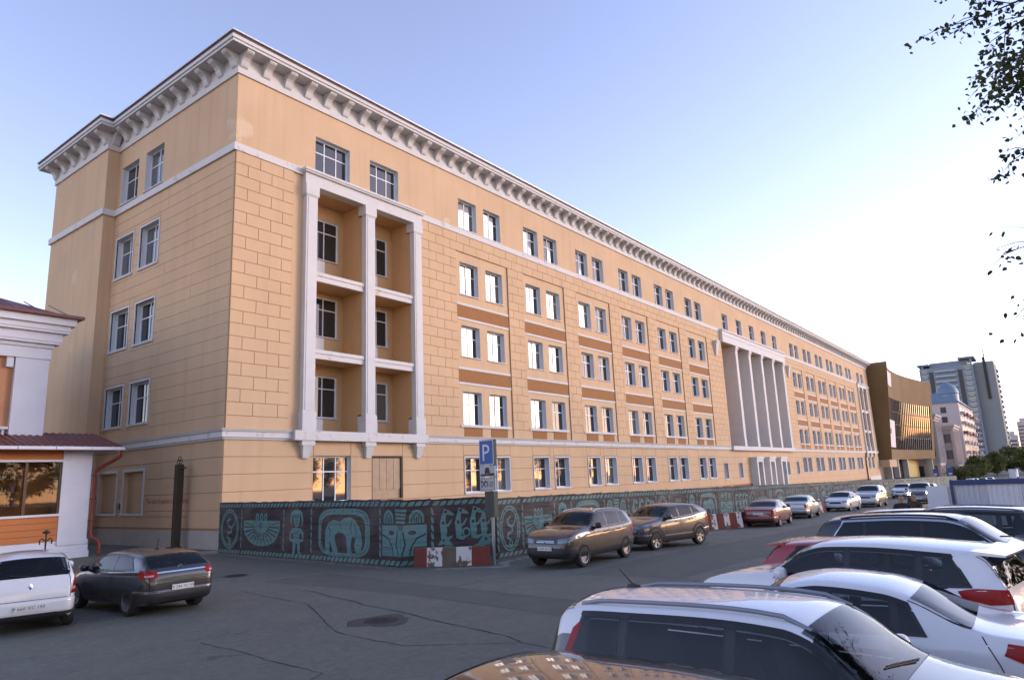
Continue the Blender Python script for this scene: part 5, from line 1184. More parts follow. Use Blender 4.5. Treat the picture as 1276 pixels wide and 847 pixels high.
    def screen(xa,xb,mode,nm_,mg):
        top,bt=max(xa,xb) if mode=='rw' else min(xa,xb),min(xa,xb) if mode=='rw' else max(xa,xb); N=8; l=[]
        for i in range(N+1):
            x=xa+(xb-xa)*i/N; sec=c.section(x); w=sec[11][0]-mg; l.append((x,w))
        pts=[(x,w) for x,w in l]+[(x,-w) for x,w in l[::-1]]
        pts2=[(x,w-.035) for x,w in l]+[(x,-w+.035) for x,w in l[::-1]]
        if inside:
            for sg in (1,-1): c.patch([(x,sg*w) for x,w in l]+[(x,sg*(w-.075)) for x,w in l[::-1]],mode,.003,trim,nm_+'_surround',e,(.05,.12))
            d=(xb-xa)
            for q0,q1 in ((0,.14),(.88,1)):
                P=[(xa+d*(q0+(q1-q0)*k/3),c.section(xa+d*(q0+(q1-q0)*k/3))[11][0]-mg) for k in range(4)]; c.patch([(x,w) for x,w in P]+[(x,-w) for x,w in P[::-1]],mode,.0032,trim,nm_+'_surround',e,(.05,.12))
        else: c.patch(pts,mode,.003,trim,nm_+'_surround',e,(.05,.12))
        return c.patch(pts2,mode,.0065,gmat,nm_,e,(.05,.12))
    tx=[a*L for a,b in (g('top') or TOP[c.kind])]
    screen(wsb*L,wst*L,'ws','windscreen',.03)
    screen(rwt*L,rwb*L,'rw','rear_window',g('rwm',.06))
    if g('spoiler'):
        x=rwt*L; y=c.section(x)[13][0]; z=c.top(x); m=MB(); m.hexa([(x-.24,-y+.04,z-.05),(x+.10,-y,z-.03),(x+.10,y,z-.03),(x-.24,y-.04,z-.05)],[(x-.25,-y+.05,z-.025),(x+.12,-y,z+.022),(x+.12,y,z+.022),(x-.25,y-.05,z-.025)]); m.build('rear_spoiler',rm,e)
    # lamps
    def lamp(nm_,ang,z,mode,mat,off=.008,pts=None):
        for sd in (1,-1):
            P=pts or [(ang[0],z[0]),(ang[1],z[1]),(ang[1],z[2]),(ang[0],z[3])]
            c.patch([(a*sd,b) for a,b in P],mode,off,mat,nm_,e,(3.0,.06))
    zh=g('head_z',.50*H); ht=g('head_h',.085*H); lamp('headlight',None,None,'front',m_lit if g('lit') else m_head,.008,g('head_pts') or [(24,zh-ht*.4),(36,zh-ht*.35),(47,zh+ht*.05),(58,zh+ht*.55),(52,zh+ht*.72),(40,zh+ht*.55),(24,zh+ht*.25)])
    zt_=g('tail_z',.56*H); lamp('taillight',None,None,'rear',m_tail,.008,g('tail_pts') or [(32,zt_-.09*H),(42,zt_-.09*H),(50,zt_-.03*H),(52,zt_+.07*H),(42,zt_+.08*H),(31,zt_+.05*H)])
    if g('tail_clear'): lamp('tail_lens',None,None,'rear',m_tailc,.012,g('tail_clear'))
    c.patch([(-22,g('gr_z',.46*H)-.07),(22,g('gr_z',.46*H)-.07),(20,g('gr_z',.46*H)+.06),(-20,g('gr_z',.46*H)+.06)],'front',.006,m_trim,'grille',e,(3,.05))
    c.patch([(-26,.26*H-.06),(26,.26*H-.06),(22,.26*H+.05),(-22,.26*H+.05)],'front',.006,m_plas,'lower_grille',e,(3,.05))
    if detail>=2:
        for k in range(2): 
            z=g('gr_z',.46*H)-.030+.045*k; c.patch([(-18,z),(18,z),(18,z+.012),(-18,z+.012)],'front',.012,m_chrome,'grille_bar',e,(3,.05))
        for sd in (1,-1): c.patch([(30*sd,.27*H-.04),(40*sd,.27*H-.04),(40*sd,.27*H+.04),(30*sd,.27*H+.04)],'front',.008,m_trim,'fog_lamp',e,(3,.05))
    # bumpers, tailgate and bonnet joints
    bmat=m_plas if g('bumper') else pm
    if detail>=1:
        zb0=c.bot(-.47*L)+.10
        c.patch([(-62,zb0),(62,zb0),(62,.385*H),(50,.40*H),(-50,.40*H),(-62,.385*H)],'rear',.004,bmat,'rear_bumper',e,(3,.045),bulge=.014)
        c.patch([(-60,zb0-.02),(60,zb0-.02),(60,.37*H),(-60,.37*H)],'front',.004,bmat,'front_bumper',e,(3,.045),bulge=.012)
        c.patch([(-50,zb0-.05),(50,zb0-.05),(48,zb0+.03),(-48,zb0+.03)],'rear',.012,m_plas,'bumper_valance',e,(3,.045))
        def rline(mode,P,w=.010,nm__='panel_joint'):
            for (a,b),(a2,b2) in zip(P,P[1:]):
                if abs(a2-a)>abs(b2-b)*40: q=[(a,b-w/2),(a2,b2-w/2),(a2,b2+w/2),(a,b+w/2)]
                else: q=[(a-.32,b),(a+.32,b),(a2+.32,b2),(a2-.32,b2)]
                c.patch(q,mode,.003,m_seam,nm__,e,(3,.05))
        if c.kind=='sedan': rline('rear',[(-33,.66*H),(-31,.42*H),(31,.42*H),(33,.66*H)])
        else: rline('rear',[(-37,.70*H),(-36,.42*H),(36,.42*H),(37,.70*H)])
        c.patch([(-18,g('plate_rz',.40*H)-.09),(18,g('plate_rz',.40*H)-.09),(17,g('plate_rz',.40*H)+.09),(-17,g('plate_rz',.40*H)+.09)],'rear',.006,bmat,'plate_recess',e,(3,.045))
    # plates
    for mode,z,txt in (('front',g('plate_fz',.29*H),g('plate')),('rear',g('plate_rz',.40*H),g('plate'))):
        sg_=1 if mode=='front' else -1; h=c.bvh.ray_cast(Vector((3*sg_,0,z)),Vector((-sg_,0,0)))
        h2=c.bvh.ray_cast(Vector((3*sg_,.22,z)),Vector((-sg_,0,0)))
        if h[0] is None: continue
        x=h[0].x+sg_*.030; m=MB(); m.box(-.26,.26,-.008,.008,-.058,.058); po=m.build('number_plate',m_plate,e); po.location=(x,0,z); po.rotation_euler=(0,0,math.pi/2 if sg_==1 else -math.pi/2)
        if txt and detail>=2:
            t=text_mesh('plate_characters',txt,.085,m_ink,align='CENTER'); link('plate_characters',t,po,(0,-.0095,-.03),(R(90),0,0),(1.15,1,1))
    # wheels
    tm,rmh=wheel_meshes(g('wheel','5'))
    for xw in (c.xf,c.xr):
        for sd in (1,-1):
            w=link('wheel',tm,e,(xw,sd*(W/2-.115-g('wi',0)),c.rw),(0,rnd.uniform(0,6),0 if sd==1 else math.pi),(c.rw,.30,c.rw)); link('rim',rmh,w)
    # mirrors, handles, seams
    xm=c.dl[2]*L-.16; zm=c.belt(xm)+.10
    for sd in (1,-1):
        h=c.side_pt(xm,zm-.06,sd)[0]; yb=h.y if h else sd*W*.45
        m=MB(); V=[]
        for i,(yy,sx,sz) in enumerate(((.05,.045,.05),(.08,.085,.085),(.15,.10,.095),(.21,.085,.08),(.24,.05,.05))):
            for k in range(10): t=2*math.pi*k/10; V.append((xm+sx*math.copysign(abs(math.cos(t))**.7,math.cos(t))*.9,yb+sd*yy,zm+sz*math.copysign(abs(math.sin(t))**.7,math.sin(t))))
        m.add(V,[(i*10+k,i*10+(k+1)%10,(i+1)*10+(k+1)%10,(i+1)*10+k) for i in range(4) for k in range(10)]+[tuple(range(10)),tuple(range(40,50))]); mo=m.build('door_mirror',g('mirror_paint',pm),e,smooth=True,angle=50)
        m=MB(); m.box(xm-.03,xm+.03,min(yb-.02*sd,yb+.09*sd),max(yb-.02*sd,yb+.09*sd),zm-.09,zm-.05); m.build('mirror_foot',m_trim,mo)
        if detail>=1:
            pil=[v*L for v in c.dl[3]]; hs=[pil[-1]+.10]+([pil[0]+.10] if len(pil)>1 else [])
            for xh in hs:
                zh_=c.belt(xh)-.13; p=c.side_pt(xh,zh_,sd)[0]
                if p: m=MB(); m.box(xh-.0,xh+.20,p.y-.004*sd,p.y+.035*sd,zh_-.014,zh_+.014); m.build('door_handle',g('handle',pm),e)
            lines=[]
            zs=c.bot(0)+.10
            xf2=c.dl[2]*L-.02
            lines.append([(xf2,c.belt(xf2)+.01),(xf2+.02,c.belt(xf2)-.3),(xf2-.05,zs)])
            for px in pil[-1:]: lines.append([(px,c.belt(px)),(px+.005,.5*H),(px+.01,zs)])
            if len(pil)>1:
                px=pil[0]; lines.append([(px-.10,c.belt(px)),(px-.12,.52*H),(max(px+.02,c.xr+c.rw+.12),.36*H),(max(px+.08,c.xr+c.rw+.12),zs)])
            lines.append([(xf2-.05,zs),(pil[0],zs)])
            if detail>=2 and g('kind') in ('sedan',): lines.append([(-.335*L,.70*H),(-.36*L,.55*H),(-.372*L,.45*H)])
            for l_ in lines:
                A=MB(); D=[]
                for (a,b),(a2,b2) in zip(l_,l_[1:]):
                    for i in range(9): D.append((a+(a2-a)*i/8,b+(b2-b)*i/8))
                vs=[]
                for i,(a,b) in enumerate(D):
                    d=Vector((D[min(i+1,len(D)-1)][0]-D[max(i-1,0)][0],D[min(i+1,len(D)-1)][1]-D[max(i-1,0)][1],0))
                    if d.length<1e-6: d=Vector((0,1,0))
                    d.normalize(); 
                    for s2 in (-.005,.005):
                        p,nn=c.side_pt(a-d.y*s2,b+d.x*s2,sd); vs.append(tuple(p+nn*.0025*(1 if nn.y*sd>0 else -1)) if p else (a,sd*W/2,b))
                A.add(vs,[(2*i,2*i+1,2*i+3,2*i+2) for i in range(len(D)-1)]); A.build('door_seam',m_seam,e)
        if g('molding'):
            c.patch([(c.xr+c.rw+.12,.30*H),(c.xf-c.rw-.12,.30*H),(c.xf-c.rw-.12,.30*H+.05),(c.xr+c.rw+.12,.30*H+.05)],'side',.010,g('molding'),'side_molding',e,.12,sd)
        if g('flare'):
            for xw in (c.xf,c.xr):
                vs=[];nA=20
                for k in range(nA+1):
                    t=R(-12+204*k/nA)
                    for rr,off in ((ra-.004,.012),(ra+.035,.016),(ra+.055,.002)):
                        x_,z_=xw+rr*math.cos(t),c.rw+.01+rr*math.sin(t); p,nn=c.side_pt(x_,max(z_,c.bot(x_)+.075),sd); vs.append((x_,(p.y if p else sd*W*.49)+sd*off,z_))
                A=MB(); A.add(vs,[(3*k+j,3*k+j+1,3*k+4+j,3*k+3+j) for k in range(nA) for j in (0,1)]); A.build('arch_flare',m_plas,e,smooth=True)
    if g('rails'):
        a,b,rmat=g('rails')
        for sd in (1,-1):
            P=[]; n=10
            for i in range(n+1):
                x=(a+(b-a)*i/n)*L; y=c.section(x)[13][0]-.05; z=c.bvh.ray_cast(Vector((x,y*sd,4)),Vector((0,0,-1)))[0].z; t=i/n; P.append((x,y*sd,z+.026*min(1,min(t,1-t)*9)+.004))
            m=MB(); m.tube(P,.019,8); m.build('roof_rail',rmat,e,smooth=True)
    if g('antenna'):
        x,yy,dx,hh=g('antenna'); x*=L; p=c.bvh.ray_cast(Vector((x,yy,4)),Vector((0,0,-1)))[0]; m=MB(); m.tube([(x,yy,p.z+.02),(x-dx,yy,p.z+hh)],[.009,.006],6); ao=m.build('antenna',m_plas,e); m=MB(); m.lathe([(.05,p.z-.005),(.042,p.z+.025),(.012,p.z+.035)],12,c=(0,0,0)); m.v=[(a*1.7+x,b+yy,z) for a,b,z in m.v]; m.build('antenna_base',m_plas,ao,smooth=True)
    if detail>=2:
        for s2 in (.35,-.30):
            x0=wsb*L-.02; p0=c.bvh.ray_cast(Vector((x0,s2,4)),Vector((0,0,-1)))[0]; x1=x0-.16; y1=s2-.55 if s2>0 else s2-.0; 
            pts=[]
            for i in range(7):
                t=i/6; x=x0-.10*t; y=s2-.62*t if s2>0 else s2+.55-.58*t; h=c.bvh.ray_cast(Vector((x,y,4)),Vector((0,0,-1)))[0]
                if h: pts.append(tuple(h+Vector((0,0,.016))))
            if len(pts)>2: m=MB(); m.tube(pts,.006,5); m.build('wiper',m_plas,e)
        if g('rear_wiper'):
            z=c.top(rwb*L)+.0; pts=[]
            for i in range(6):
                y=.02+.07*i; x=rwb*L-.01+.012*i*.4; 
                h=c.bvh.ray_cast(Vector((-3,y,c.top(rwb*L*.992)+.008*i)),Vector((1,0,0)))
                if h[0]: pts.append(tuple(h[0]+Vector((-.02,0,0))))
            if len(pts)>2: m=MB(); m.tube(pts,.010,5); m.build('rear_wiper',m_plas,e)
    bz=g('badge_z')
    if bz:
        for e_,z in ((1,bz[0]),(-1,bz[1])):
            if z is None: continue
            h=c.bvh.ray_cast(Vector((3*e_,0,z)),Vector((-e_,0,0)))
            if h[0]:
                m=MB()
                if g('badge')=='ring': m.tube([(0,.05*math.cos(R(t)),.05*math.sin(R(t))) for t in range(0,361,20)],.008,6); m.box(-.006,.006,-.07,.07,-.006,.006)
                else: m.add([(0,0,.065),(0,.042,0),(0,0,-.065),(0,-.042,0),(.012,0,.03),(.012,.018,0),(.012,0,-.03),(.012,-.018,0)],[(0,1,5,4),(1,2,6,5),(2,3,7,6),(3,0,4,7)])
                b_=m.build('badge',m_chrome,e); b_.location=h[0]+Vector((.014*e_,0,0)); b_.rotation_euler=(0,0,0 if e_==1 else math.pi)
    for sd_,(x,z) in g('notice',[]): c.patch([(x,z),(x+.11,z+.01),(x+.11,z+.085),(x,z+.075)],'side',.010,m_notice,'paper_notice',e,.03,sd_)
    if g('extra'): g('extra')(c,e)
    return e
WHITE=paint((.72,.73,.76)); WHITE2=paint((.66,.67,.70)); SILV=paint((.42,.43,.44),.6); BLACK=paint((.010,.011,.012)); DGREY=paint((.022,.023,.026),.3); BROWN=paint((.058,.036,.020),.25,rough=.42); GREYB=paint((.055,.052,.052),.45); REDD=paint((.20,.012,.010)); REDB=paint((.30,.012,.016)); GREYM=paint((.14,.14,.145),.5); BLUE=paint((.02,.05,.10),.4)
def heading(p,q): return math.atan2(q[1]-p[1],q[0]-p[0])
m_notice=pmat('paper_yellow',(.62,.55,.26),.6)
S=dict
def opel_extra(c,e):
    c.patch([(-30,.665*c.H-.02),(30,.665*c.H-.02),(30,.665*c.H+.012),(-30,.665*c.H+.012)],'rear',.014,m_chrome,'tailgate_strip',e,(3,.05))
# --- cars beside the fence (noses towards -x, then tails)
build_car('parked_car','brown boxy crossover with roof rails parked by the mural fence','car',S(kind='suv',L=4.31,W=1.82,H=1.66,wb=2.67,rw=.36,paint=BROWN,bottom=.27,clad=4,bumper=True,wheel='steel',rails=(-.36,.04,m_rail),plate='A 638 YE 59',badge_z=(.78,None),gr_z=.80,head_z=.82,head_h=.17,plate_fz=.60,mirror_paint=m_plas,handle=m_plas,arch=.07,flare=False,dlo=(-.40,-.36,.165,[-.265,-.06])),(1.45,-19.45,0),math.pi)
build_car('parked_car','grey coupe-like crossover with alloy wheels behind the brown one','car',S(kind='hatch',L=4.33,W=1.82,H=1.62,wb=2.67,rw=.365,top=[(-.5,.36),(-.4975,.50),(-.490,.62),(-.478,.70),(-.462,.755),(-.395,.915),(-.36,.945),(-.25,.982),(-.10,1.0),(.0,.988),(.05,.960),(.215,.725),(.245,.700),(.37,.655),(.445,.59),(.477,.52),(.492,.43),(.5,.31)],belt=[(-.5,.775),(-.38,.75),(-.2,.70),(.2,.645),(.5,.56)],dlo=(-.355,-.275,.175,[-.235,-.04]),ws=(.205,.058),rwin=(-.395,-.462),paint=GREYB,bottom=.24,clad=4,wheel='x',flare=True,plate='',head_z=.86,head_h=.15,gr_z=.72,molding=m_chrome,antenna=(-.38,0,.16,.18)),(6.95,-19.60,zg(6.9)),R(167))
build_car('parked_car','dark red saloon seen from behind next to striped barriers','car',S(kind='sedan',L=4.35,W=1.70,H=1.40,wb=2.50,rw=.30,paint=REDD,clad=3,wheel='5',plate='',plate_rz=.72,tail_z=.78),(20.7,-19.45,zg(20.7)),R(4),detail=1)
build_car('parked_car','beige silver saloon seen from behind ahead of the red one','car',S(kind='sedan',L=4.35,W=1.70,H=1.42,wb=2.50,rw=.30,paint=SILV,clad=3,wheel='steel',plate='',tail_z=.80),(28.9,-18.9,zg(28.9)),R(4),detail=1)
build_car('parked_car','silver white saloon facing along the street beside a silver crossover','car',S(kind='sedan',L=4.3,W=1.70,H=1.42,wb=2.49,rw=.30,paint=WHITE2,clad=3,wheel='steel',plate=''),(38.6,-19.3,zg(38.6)),R(178),detail=1)
build_car('parked_car','tall silver off-road car behind the silver white saloon','car',S(kind='suv',L=4.78,W=1.91,H=1.75,wb=2.79,rw=.37,paint=SILV,clad=3,wheel='5',plate=''),(46.3,-19.75,zg(46.3)),R(180),detail=1)
build_car('moving_car','boxy dark car driving with its headlights lit','car',S(kind='suv',L=4.6,W=1.86,H=1.80,wb=2.8,rw=.37,paint=GREYM,clad=3,wheel='5',lit=True,plate='',head_pts=[(30,.80),(42,.80),(42,1.0),(30,1.0)]),(52.6,-22.6,zg(52.6)),R(183),detail=1)
# --- left foreground
build_car('parked_car','white hatchback with red tail lamps by the orange shop','car',S(kind='hatch',L=4.05,W=1.75,H=1.58,wb=2.59,rw=.305,paint=WHITE,clad=2,wheel='steel',plate='P 660 XC 197',plate_rz=.52,badge_z=(None,.93),badge='d',tail_pts=[(36,.72),(46,.72),(54,.86),(53,1.08),(46,1.12),(40,.95)],tail_clear=[(37,.80),(46,.80),(46,.86),(38,.86)],rear_wiper=True,rwm=.05),(-12.35,-12.95,0),R(76))
build_car('parked_car','black three-door hatchback with chrome tailgate strip near the gable','car',S(kind='coupe',L=4.29,W=1.76,H=1.42,wb=2.61,rw=.32,paint=BLACK,clad=2,wheel='steel',plate='T 296 YC 59',plate_rz=.60,badge_z=(None,1.02),badge='ring',tail_pts=[(30,.84),(46,.82),(52,.92),(50,1.02),(36,1.00),(28,.95)],tail_clear=[(33,.87),(42,.865),(42,.91),(33,.91)],antenna=(-.20,0,.10,.24),extra=opel_extra),(-10.0,-13.45,0),R(91))
# --- right foreground
build_car('parked_car','small boxy black car with a white roof and grey roof rails','car',S(kind='box',L=4.06,W=1.80,H=1.63,wb=2.57,rw=.32,paint=BLACK,roof_paint=WHITE,clad=3,wheel='5',plate='',rails=(-.42,.09,m_rail),antenna=(-.40,.28,.16,.17),tail_pts=[(46,.85),(51,.85),(50.5,1.38),(48,1.42),(45.5,1.36)],mirror_paint=WHITE,tum=.36),(-12.42,-30.15,0),R(-92))
build_car('parked_car','white saloon with dark rear window beside the white roofed car','car',S(kind='sedan',L=4.35,W=1.74,H=1.52,wb=2.63,rw=.31,paint=WHITE,clad=2,wheel='steel',plate='',tail_pts=[(34,.78),(44,.80),(58,.92),(55,1.02),(44,1.00),(36,.92)],tail_clear=[(37,.83),(44,.84),(44,.92),(38,.90)],dlo=(-.228,-.195,.205,[-.168,-.022]),notice=[(1,(.55,1.22))]),(-9.75,-29.85,0),R(92))
build_car('parked_car','white crossover with red wraparound tail lamp and rear spoiler','car',S(kind='suv',L=4.57,W=1.85,H=1.66,wb=2.66,rw=.36,paint=WHITE,clad=4,wheel='5',plate='',spoiler=True,flare=True,notice=[(1,(.62,1.30))],tail_pts=[(36,.98),(46,.96),(58,1.02),(60,1.10),(50,1.14),(36,1.14)]),(-6.9,-29.45,0),R(80))
build_car('parked_car','red hatchback mostly hidden behind the white crossover','car',S(kind='hatch',L=4.2,W=1.75,H=1.46,wb=2.6,rw=.31,paint=REDB,clad=2,wheel='5',plate='',spoiler=True),(-4.85,-29.65,0),R(-92))
build_car('parked_car','black large crossover with chrome window line and roof rails','car',S(kind='suv',L=4.85,W=1.93,H=1.75,wb=2.93,rw=.38,paint=BLACK,clad=3,wheel='5',plate='',chrome=True,tint=True,rails=(-.36,.06,m_trim)),(-2.75,-30.35,0),R(-94))
build_car('parked_car','dark grey crossover with a red tail lamp beside the black one','car',S(kind='suv',L=4.6,W=1.85,H=1.68,wb=2.66,rw=.36,paint=DGREY,clad=4,wheel='5',plate='',spoiler=True,rails=(-.36,.04,m_rail),tail_pts=[(36,.98),(46,.96),(58,1.02),(60,1.10),(50,1.14),(36,1.14)]),(.9,-29.85,0),R(86))
build_car('parked_car','dark red car partly hidden behind the dark grey crossover','car',S(kind='hatch',L=4.2,W=1.75,H=1.50,wb=2.6,rw=.31,paint=REDB,clad=2,wheel='5',plate=''),(3.5,-29.35,zg(4)),R(-92))
build_car('parked_car','glossy black car with the ochre facade mirrored in its roof','car',S(kind='hatch',L=4.3,W=1.78,H=1.40,wb=2.6,rw=.31,paint=BLACK,clad=2,wheel='5',plate=''),(-14.35,-30.1,0),R(-92))
# --- far traffic
FARS=[(70,-18.6,WHITE2,'suv',180,'pale car parked by the far end of the mural fence'),(80,-19.8,BLUE,'hatch',180,'blue car parked beyond the pale one by the far fence')]
for x,y,pm,k,a,lb in FARS: build_car('parked_car',lb,'car',S(kind=k,L=4.4,W=1.78,H=1.6 if k=='suv' else 1.45,wb=2.6,rw=.32,paint=pm,plate=''),(x,y,zg(x)),R(a),detail=0)
for i,(x,y,pm,lb) in enumerate(((150,-18.6,WHITE2,'white far car at the head of the distant row'),(165,-18.2,BLACK,'black far car following in the distant row'),(180,-18.8,DGREY,'dark far car in the distant row'),(195,-19.3,SILV,'silver far car in the distant row'))):
    build_car('distant_car',lb,'car',S(kind='sedan',L=4.4,W=1.78,H=1.46,wb=2.6,rw=.31,paint=pm,plate=''),(x,y,zg(x)),R(175),'cars on the far road',0)
van=empty('distant_van',(245,-22.5,zg(245)),R(178),'white box van on the far road','van')
m=MB(); m.box(-3.2,1.4,-1.05,1.05,.7,3.0); m.build('cargo_box',m_pwhite,van)
m=MB(); m.hexa([(1.45,-.95,.5),(3.2,-.9,.5),(3.2,.9,.5),(1.45,.95,.5)],[(1.45,-.85,2.2),(2.2,-.8,2.2),(2.2,.8,2.2),(1.45,.85,2.2)]); m.build('cab',m_pwhite,van)
for xw in (2.4,-2.0):
    for sd in (1,-1): link('wheel',wheel_meshes('steel')[0],van,(xw,.9*sd,.4),None,(.4,.3,.4))
# ------------------------------------------------------------------ trees
def leaf_mat(name,col,col2):
    m,n,l,b=nmat(name); n.remove(b); out=n['Material Output']; oi=n.new('ShaderNodeNewGeometry'); 
    mx=n.new('ShaderNodeMix'); mx.data_type='RGBA'; l.new(oi.outputs['Random Per Island'],mx.inputs['Factor']); mx.inputs[6].default_value=(*col,1); mx.inputs[7].default_value=(*col2,1)
    d=n.new('ShaderNodeBsdfPrincipled'); d.inputs['Roughness'].default_value=.5; d.inputs['Specular IOR Level'].default_value=.3; t=n.new('ShaderNodeBsdfTranslucent'); l.new(mx.outputs[2],d.inputs['Base Color']); l.new(mx.outputs[2],t.inputs['Color'])
    ms=n.new('ShaderNodeMixShader'); ms.inputs[0].default_value=.35; l.new(d.outputs[0],ms.inputs[1]); l.new(t.outputs[0],ms.inputs[2]); l.new(ms.outputs[0],out.inputs[0]); return m
m_leaf=leaf_mat('leaf_green',(.040,.060,.014),(.085,.095,.024)); m_leaf2=leaf_mat('leaf_autumn',(.05,.065,.014),(.13,.10,.022)); m_bark=pmat('bark',(.09,.07,.055),.95,var=.3,vscale=5,bump=.6,bscale=12)
def tree_meshes(seed,H,rx,rz,zc,ntip,nleaf,lsize,mat,clump=.45):
    r=random.Random(seed); wood=MB(); wood.tube([(0,0,0),(.05,.03,H*.25),(-.05,.06,H*.5),(.05,0,H*.8),(0,0,H*.93)],[.024*H,.019*H,.014*H,.007*H,.002*H],9)
    V=[];F=[]
    for i in range(ntip):
        while True:
            p=Vector((r.uniform(-1,1),r.uniform(-1,1),r.uniform(-1,1)))
            if .35<p.length<1: break
        if r.random()<.6: p=p.normalized()*r.uniform(.78,1.0)
        lump=1+.16*math.sin(3*math.atan2(p.y,p.x)+seed)+.10*math.sin(5*p.z+seed*2)
        tip=Vector((p.x*rx*lump,p.y*rx*lump,zc+p.z*rz)); z0=max(H*.22,min(H*.85,tip.z-.55*math.hypot(tip.x,tip.y)-.2)); s=Vector((0,0,z0)); mid=s.lerp(tip,.5)+Vector((0,0,.10*rx))
        if i%2==0: wood.tube([s,mid,tip],[.006*H,.0035*H,.0012*H],5,caps=False)
        for k in range(nleaf):
            t=1-abs(r.gauss(0,.22)); q=(mid.lerp(tip,2*t-1) if t>.5 else s.lerp(mid,2*t)); q=q+Vector((r.gauss(0,clump),r.gauss(0,clump),r.gauss(0,clump*.7)))
            a=Vector((r.gauss(0,1),r.gauss(0,1),r.gauss(-.5,.7))).normalized(); b=a.cross(Vector((r.gauss(0,1),r.gauss(0,1),r.gauss(0,1)))).normalized(); L=lsize*r.uniform(.7,1.3); n=len(V); c=a.cross(b)
            V+= [q, q+a*L*.45+b*L*.36+c*L*.06, q+a*L, q+a*L*.45-b*L*.36+c*L*.06]; F.append((n,n+1,n+2,n+3))
    me=bpy.data.meshes.new('crown'); me.from_pydata([tuple(v) for v in V],[],F); me.materials.append(mat); return wood.mesh('trunk',m_bark,True,fix=False),me
def tree(loc,meshes,label,group=None,rz=0,sc=1,name='tree'):
    e=empty(name,loc,rz,label,'tree',group); e.scale=(sc,sc,sc); link('trunk',meshes[0],e); link('crown',meshes[1],e); return e
# tree overhanging the parked cars: its boughs reach into the picture from the right
r=random.Random(21); base=Vector((-5.6,-36.4,0)); wood=MB(); wood.tube([(0,0,0),(.1,.05,2.5),(0,.15,5),(.1,.2,8),(0,.3,11.5),(.05,.3,14)],[.26,.21,.17,.12,.06,.015],10)
V=[];F=[]
def leaves_at(q,n,spread,size,droop=-.6):
    for _ in range(n):
        p=q+Vector((r.gauss(0,spread),r.gauss(0,spread),r.gauss(-.02,spread*.8))); a=Vector((r.gauss(0,.6),r.gauss(0,.6),droop+r.gauss(0,.4))).normalized(); b=a.cross(Vector((r.gauss(0,1),r.gauss(0,1),r.gauss(0,1)))).normalized(); c=a.cross(b); L=size*r.uniform(.75,1.25); n0=len(V)
        V.extend([p,p+a*L*.30+b*L*.34+c*L*.05,p+a*L*.65+b*L*.26,p+a*L,p+a*L*.65-b*L*.26,p+a*L*.30-b*L*.34+c*L*.05]); F.append((n0,n0+1,n0+2,n0+3,n0+4,n0+5))
def bough(z0,az,reach,rise,nl,seed,sp=.16):
    rr=random.Random(seed); d=Vector((math.cos(az),math.sin(az),0)); P=[]
    for i in range(9):
        t=i/8; P.append(Vector((.03,.2,z0))+d*reach*t+Vector((0,0,rise*t-.55*t*t*t))+Vector((rr.gauss(0,.05),rr.gauss(0,.05),rr.gauss(0,.05)))*t)
    wood.tube([tuple(p) for p in P],[.055*(1-i/8*.9) for i in range(9)],6,caps=False)
    for i in range(3,9):
        for k in range(3):
            q=P[i-1].lerp(P[i],rr.random()); s=(d.cross(Vector((0,0,1)))*rr.uniform(-1,1)+d*rr.uniform(.2,1.0)+Vector((0,0,rr.uniform(-.35,.35)))).normalized(); Lt=rr.uniform(.35,.9); tw=[q,q+s*Lt*.5,q+s*Lt+Vector((0,0,-.12))]; wood.tube([tuple(v) for v in tw],[.010,.007,.003],4,caps=False)
            for t in (.25,.45,.65,.85,1.0): leaves_at(tw[0].lerp(tw[2],t),max(1,int(nl/15*rr.uniform(.5,1.4))),sp*.55,.095)
for k in range(54):
    z0=rnd.uniform(6.6,12.2); az=R(90+rnd.uniform(-75,75)); full=3.2+.19*(z0-6); bough(z0,az,full*rnd.uniform(.85,1.12),rnd.uniform(.3,1.1),80,100+k)
for k in range(16): bough(rnd.uniform(6,12.5),R(270+rnd.uniform(-100,100)),rnd.uniform(2.5,4.2),rnd.uniform(.2,1.2),40,300+k,.3)
for k in range(3): bough(4.6+.55*k,R(90+rnd.uniform(-12,12)),3.95+.12*k,.55,7,500+k)
e=empty('birch_tree',tuple(base),0,'leafy tree overhanging the parked cars with drooping twigs','tree'); wood.build('trunk',m_bark,e,smooth=True,fix=False)
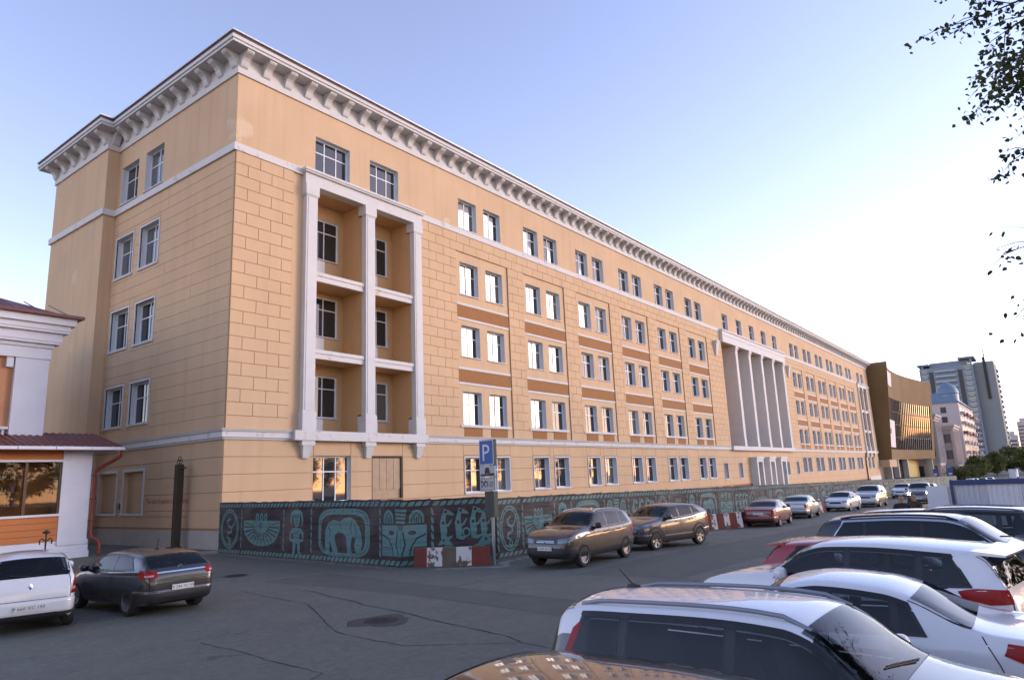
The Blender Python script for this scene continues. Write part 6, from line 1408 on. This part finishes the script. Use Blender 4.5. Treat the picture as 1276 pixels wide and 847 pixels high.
me=bpy.data.meshes.new('crown'); me.from_pydata([tuple(v) for v in V],[],F); me.materials.append(m_leaf); cr_=link('crown',me,e)
# trees across the street (seen in the windows and car bodies) and trees down the road
T=[tree_meshes(1,14,4.6,5.2,9.0,110,70,.30,m_leaf2),tree_meshes(2,12,4.0,4.6,7.6,100,70,.30,m_leaf),tree_meshes(3,15,5.0,5.6,9.2,120,70,.32,m_leaf2)]
k=0
for x in range(-34,118,11):
    tree((x+rnd.uniform(-2,2),-50+rnd.uniform(-3,3),zg(x)),T[k%3],'autumn-tinged tree in the row facing the ochre building','street trees across the road',rnd.uniform(0,6),rnd.uniform(.85,1.12)); k+=1
for y in range(-52,30,10):  # unseen row added behind the camera to darken reflections in car glass
    tree((-52+rnd.uniform(-3,3),y,0),T[k%3],'autumn-tinged tree in the unseen row added behind the viewpoint','unseen trees added to darken reflections',rnd.uniform(0,6),rnd.uniform(.85,1.12)); k+=1
m_leaf3=leaf_mat('leaf_far',(.07,.10,.025),(.13,.15,.04))
TF=[tree_meshes(11,10,4.4,4.4,5.6,90,60,.45,m_leaf3),tree_meshes(12,9,3.8,4.0,5.0,90,60,.45,m_leaf3)]
lbs=['round green tree at the foot of the pink apartment block','round green tree beside the far road','broad green tree before the tower block','green tree before the blocks on the horizon','dense green tree along the far roadside','low green tree at the bend of the far road','dark green tree behind the far cars','bushy green tree past the white van','far green tree at the end of the road']
for i,(x,y,s) in enumerate(((262,-12.5,.8),(300,-15.5,1.0),(330,-19,1.15),(360,-25,1.25),(320,-24,1.0),(420,-34,1.5),(285,-12,.75),(400,-27,1.3),(345,-31,1.1))):
    tree((x,y,zg(x)),TF[i%2],lbs[i],'trees by the far road',rnd.uniform(0,6),s)
shr=tree_meshes(31,2.6,2.2,1.4,1.5,60,50,.22,m_leaf,.3)
for i,(x,y) in enumerate(((232,-11),(222,-10.5),(240,-11.8))): tree((x,y,zg(x)),shr,('leafy shrub before the grey old house','low shrub by the theatre steps','leafy shrub near the pink flats')[i],'shrubs along the far pavement',i,1.5,'shrub')
